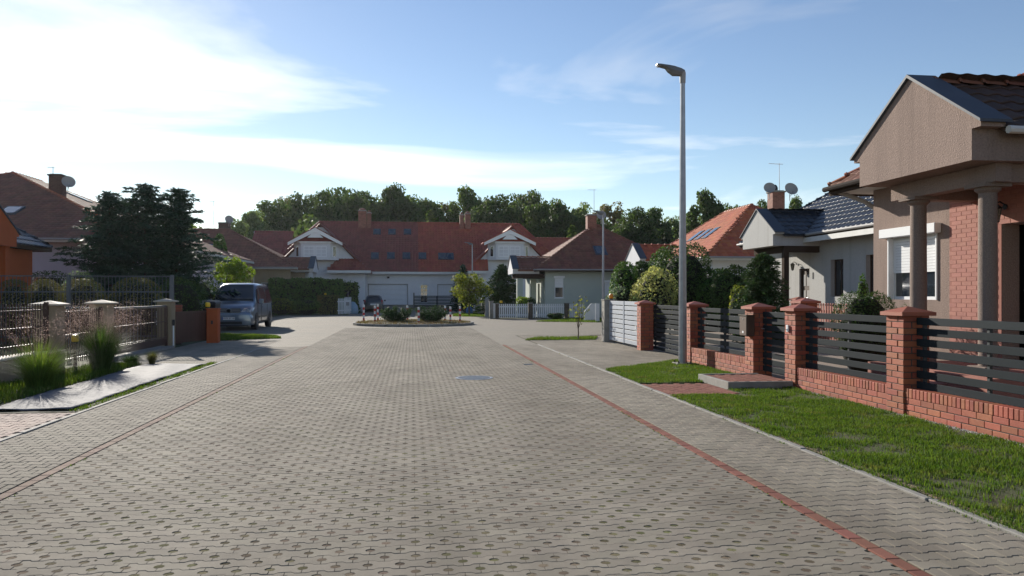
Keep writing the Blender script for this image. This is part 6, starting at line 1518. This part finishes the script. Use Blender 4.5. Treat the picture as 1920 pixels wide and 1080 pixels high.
# ================================================================== vehicles
def loft(mb, secs, close=True):
    q = len(secs[0]); n = len(secs)
    mb.add([p for s in secs for p in s], [(i*q+k, i*q+(k+1) % q, (i+1)*q+(k+1) % q, (i+1)*q+k) for i in range(n-1) for k in range(q)]+[list(range(q))[::-1], list(range((n-1)*q, n*q))], True)
    return mb
def section(y, zb, zbelt, zt, w, wt):
    """closed ring round the body at station y"""
    h = [(w*.90, zb), (w*.985, zb+.10), (w, (zb+zbelt)/2), (w*.985, zbelt), (wt+.03, zt-.10), (wt*.90, zt-.02), (wt*.45, zt+.0)]
    return [(x, y, z) for x, z in h]+[(-x, y, z) for x, z in h[::-1]]
def wheel(t, x, y, r, w, side):
    tm_ = MB().lathe([(r*.62,0),(r*.95,.0),(r,.03),(r,w-.03),(r*.95,w),(r*.62,w)], (x-(w if side > 0 else 0)+(0 if side > 0 else 0), y, r), 28, 'x').build('wheel', M['black'], t, local=True)
    xo = x-.015 if side > 0 else x+.015-.0
    rim = MB().lathe([(.01,-.02),(r*.60,-.02),(r*.62,.0),(r*.62,.012),(r*.60,.012),(r*.3,.005),(.01,.005)], (xo, y, r), 28, 'x').build('rim', M['zinc'], tm_, local=True)
    s = MB()
    for k in range(5):
        a = k*2*math.pi/5; s.tube([(xo+(.012 if side > 0 else -.012), y+r*.08*math.cos(a), r+r*.08*math.sin(a)), (xo+(.012 if side > 0 else -.012), y+r*.58*math.cos(a), r+r*.58*math.sin(a))], r*.07, 5)
    s.build('spoke', M['gutter'], tm_, local=True)
def quad_panel(name, m, t, pts, th=.012):
    P = [Vector(p) for p in pts]; n = (P[1]-P[0]).cross(P[2]-P[0]).normalized()
    return MB().prism([p for p in P], n*th).build(name, m, t, local=True)
paint = mat('van_paint', (.125,.16,.215), .28, (.115,.148,.2), 1, 1, 0, 1, 0, metal=.55, coat=.9, spec=.5)
fv = stand(439, 35.2)
van = thing('van', 'silver-blue passenger van parked facing the camera', 'van', (-8.02, 35.8, 0)); van.scale = (1.04, 1.04, 1.02)
B = MB()
st = [(0.0,.42,.60,.74,.80,.70),(.05,.30,.66,.90,.90,.82),(.18,.26,.74,1.04,.94,.86),(.45,.26,.86,1.13,.96,.86),(.80,.26,.98,1.22,.965,.86),(1.02,.27,1.06,1.30,.97,.84),
      (1.30,.27,1.10,1.60,.97,.80),(1.62,.27,1.12,1.92,.97,.76),(1.85,.27,1.12,2.05,.97,.745),(2.4,.27,1.12,2.10,.97,.745),(3.6,.27,1.12,2.10,.97,.745),(4.5,.27,1.12,2.07,.965,.74),(4.85,.29,1.12,2.0,.95,.72),(4.98,.34,1.1,1.84,.92,.68)]
loft(B, [section(*s) for s in st]); body = B.build('body', paint, van, local=True)
quad_panel('windscreen', M['carglass'], van, [(-.80,1.04,1.335),(.80,1.04,1.335),(.68,1.70,2.0),(-.68,1.70,2.0)], .018)
part('windscreen_base', M['black'], van, (-.80,.80,.985,1.06,1.275,1.325), local=True)
for s in (-1, 1):
    for nm, pts in (('side_window', [(1.22,1.16),(1.95,1.16),(1.95,1.86),(1.62,1.80)]), ('side_window', [(2.08,1.16),(3.38,1.16),(3.38,1.88),(2.08,1.88)]), ('side_window', [(3.48,1.16),(4.72,1.16),(4.62,1.86),(3.48,1.88)])):
        x = lambda z: s*(.957-(z-1.12)*.222+.006); P = [(x(z), y, z) for y, z in pts]; P = P if s < 0 else P
        n = Vector((s,0,.2)).normalized()*.012; MB().prism(P, n).build(nm, M['carglass'], van, local=True)
    # arches, wheels, mirrors, handles, sills
    for y in (.92, 4.08):
        MB().lathe([(.30,0),(.405,0),(.405,.03),(.30,.03)] if s > 0 else [(.30,-.03),(.405,-.03),(.405,0),(.30,0)], (s*.952, y, .36), 26, 'x').build('wheel_arch', M['black'], van, local=True)
        MB().lathe([(.01,0),(.38,0),(.38,.02)] if s > 0 else [(.38,-.02),(.38,0),(.01,0)], (s*.955, y, .38), 24, 'x').build('wheel_well', M['black'], van, local=True)
        wheel(van, s*.995, y, .345, .22, s)
    m = MB().box(s*.99 if s > 0 else -1.20, s*1.20 if s > 0 else -.99, 1.20, 1.32, 1.13, 1.37).build('mirror', paint, van, .04, True); part('mirror_glass', M['glass'], m, (s*1.01 if s > 0 else -1.18, s*1.18 if s > 0 else -1.01, 1.322, 1.328, 1.16, 1.34), local=True)
    for y in (1.82, 2.2): part('door_handle', paint, van, (s*.972,s*1.0,y,y+.16,.98,1.02), local=True)
    part('side_trim', M['slat_dark'], van, (s*.968,s*.984,1.4,3.6,.52,.60), local=True)
    for y in (1.18, 2.02, 3.43): part('door_seam', M['black'], van, (s*.962,s*.9745,y-.006,y+.006,.36,1.12), local=True)
    # headlight
    hp = [(s*.50,.025,.80),(s*.88,.075,.80),(s*.93,.26,.98),(s*.62,.10,.965)]
    h = MB().prism(hp, (0,-.03,.012)).build('headlight', mat('headlight_glass', (.55,.57,.60), .12, coat=.8, metal=.3), van, local=True)
    for xx in (.62,.77): MB().lathe([(.055,-.0),(.065,-.012),(.045,-.016)], (s*xx,.05,.87), 14, 'y').build('reflector', M['zinc'], h, local=True)
    part('fog_light', M['slat_dark'], van, (s*.62,s*.86,-.012,.12,.42,.52), local=True)
gr = part('grille', M['black'], van, (-.47,.47,-.012,.08,.76,.965), bevel=.01, local=True)
for z in (.80,.865,.93): part('grille_bar', M['gutter'], gr, (-.46,.46,-.03,-.013,z-.014,z+.014), local=True)
MB().lathe([(.085,-.05),(.105,-.045),(.105,-.034),(.085,-.034),(.085,-.05)], (0,0,.865), 24, 'y').build('emblem_ring', M['zinc'], gr, local=True)
em = MB()
for k in range(3):
    a = math.pi/2+k*2*math.pi/3; em.prism([(.02*math.cos(a+1.57),-.045,.865+.02*math.sin(a+1.57)),(.09*math.cos(a),-.045,.865+.09*math.sin(a)),(.02*math.cos(a-1.57),-.045,.865+.02*math.sin(a-1.57))], (0,.012,0))
em.build('emblem_star', M['zinc'], gr, local=True)
bp = MB(); loft(bp, [[(x*w_, y_, z) for x, z in ((.94,.24),(.97,.36),(.95,.56),(.90,.68),(-.90,.68),(-.95,.56),(-.97,.36),(-.94,.24))] for y_, w_ in ((-.06,.88),(-.03,.96),(.12,1.01),(.42,1.015))]); bp.build('bumper', paint, van, local=True)
part('air_intake', M['black'], van, (-.55,.55,-.069,-.055,.27,.39), local=True); part('bumper_lip', M['black'], van, (-.80,.80,-.064,-.04,.19,.245), local=True)
pt = part('number_plate', M['white'], van, (-.26,.26,-.082,-.066,.47,.585), local=True)
def text(parent, body, loc, size, m, rot=(math.pi/2,0,0)):
    c = bpy.data.curves.new('lettering', 'FONT'); c.body = body; c.size = size; c.align_x = 'CENTER'; c.align_y = 'CENTER'; c.extrude = .0015; c.resolution_u = 2
    o = bpy.data.objects.new('lettering', c); COL.objects.link(o); dg = bpy.context.evaluated_depsgraph_get(); me = bpy.data.meshes.new_from_object(o.evaluated_get(dg)); bpy.data.objects.remove(o)
    return link('lettering', me, m, parent, loc, rot)
text(pt, 'WPR 87180', (.02,-.084,.5275), .098, M['black']); part('plate_band', mat('plate_blue', (.02,.06,.35), .4), pt, (-.258,-.225,-.0835,-.0822,.472,.583), local=True)
part('wiper', M['black'], van, (-.6,-.05,1.03,1.05,1.345,1.362), (.1,.65,1.03,1.05,1.345,1.362), local=True)

# dark hatchback seen from behind
cp = mat('dark_car_paint', (.022,.025,.032), .3, metal=.3, coat=.9)
pos = at(700, 69.5)
car = thing('hatchback', 'small dark hatchback parked before the garage, seen from behind', 'car', (pos[0], pos[1], 0))
B = MB(); st = [(0,.34,.86,.98,.76,.62),(.06,.26,.92,1.12,.82,.63),(.18,.25,.93,1.34,.84,.60),(.36,.24,.94,1.49,.85,.575),(.8,.23,.94,1.55,.85,.57),(1.7,.23,.93,1.53,.85,.57),(2.3,.23,.92,1.30,.85,.56),(2.75,.23,.90,1.02,.84,.62),(3.4,.24,.80,.92,.82,.64),(3.66,.3,.66,.76,.74,.6)]
loft(B, [section(*s) for s in st]); B.build('body', cp, car, local=True)
quad_panel('rear_window', M['glass'], car, [(-.56,.105,1.03),(.56,.105,1.03),(.50,.31,1.40),(-.50,.31,1.40)], .016)
for s in (-1, 1):
    MB().prism([(s*.70,-.002,.78),(s*.83,.07,.78),(s*.82,.13,1.12),(s*.70,.08,1.10)], (0,-.02,0)).build('tail_light', mat('tail_lens', (.35,.02,.02), .25, coat=.6), car, local=True)
    for y in (.66, 2.95): wheel(car, s*.86, y, .30, .18, s)
    for pts in ([(.62,.98),(1.25,.98),(1.25,1.42),(.75,1.40)], [(1.32,.98),(2.25,.97),(1.85,1.40),(1.32,1.42)]):
        x = lambda z: s*(.842-(z-.94)*.44+.004); MB().prism([(x(z), y, z) for y, z in pts], (s*.012,0,.004)).build('side_window', M['glass'], car, local=True)
    MB().box(s*.86 if s > 0 else -1.02, s*1.02 if s > 0 else -.86, 2.05, 2.14, .97, 1.10).build('mirror', cp, car, .02, True)
part('bumper', cp, car, (-.80,.80,-.06,.1,.30,.60), bevel=.04, local=True); part('number_plate', M['white'], car, (-.26,.26,-.015,.01,.66,.77), local=True)
for s in (-1, 1): part('rear_seat_head', M['black'], car, (s*.25-.1,s*.25+.1,.75,.82,1.02,1.2), local=True)
MB().box(-.47,.47,.24,.34,1.47,1.50).build('roof_spoiler', cp, car, .01, True)
# ================================================================== the air: thin even haze round camera and scene
hz = MB().box(-262,262,-42,332,-1.2,21).build('haze', None); tag(hz, 'thin pale haze filling the air over the street', 'haze', None, 'stuff')
hm = bpy.data.materials.new('haze'); hm.use_nodes = True; t_ = hm.node_tree; t_.nodes.clear()
vo = t_.nodes.new('ShaderNodeVolumePrincipled'); vo.inputs['Color'].default_value = (.86,.91,1,1); vo.inputs['Density'].default_value = .00008; vo.inputs['Anisotropy'].default_value = .55
mo = t_.nodes.new('ShaderNodeOutputMaterial'); t_.links.new(vo.outputs[0], mo.inputs['Volume']); hz.data.materials.append(hm)
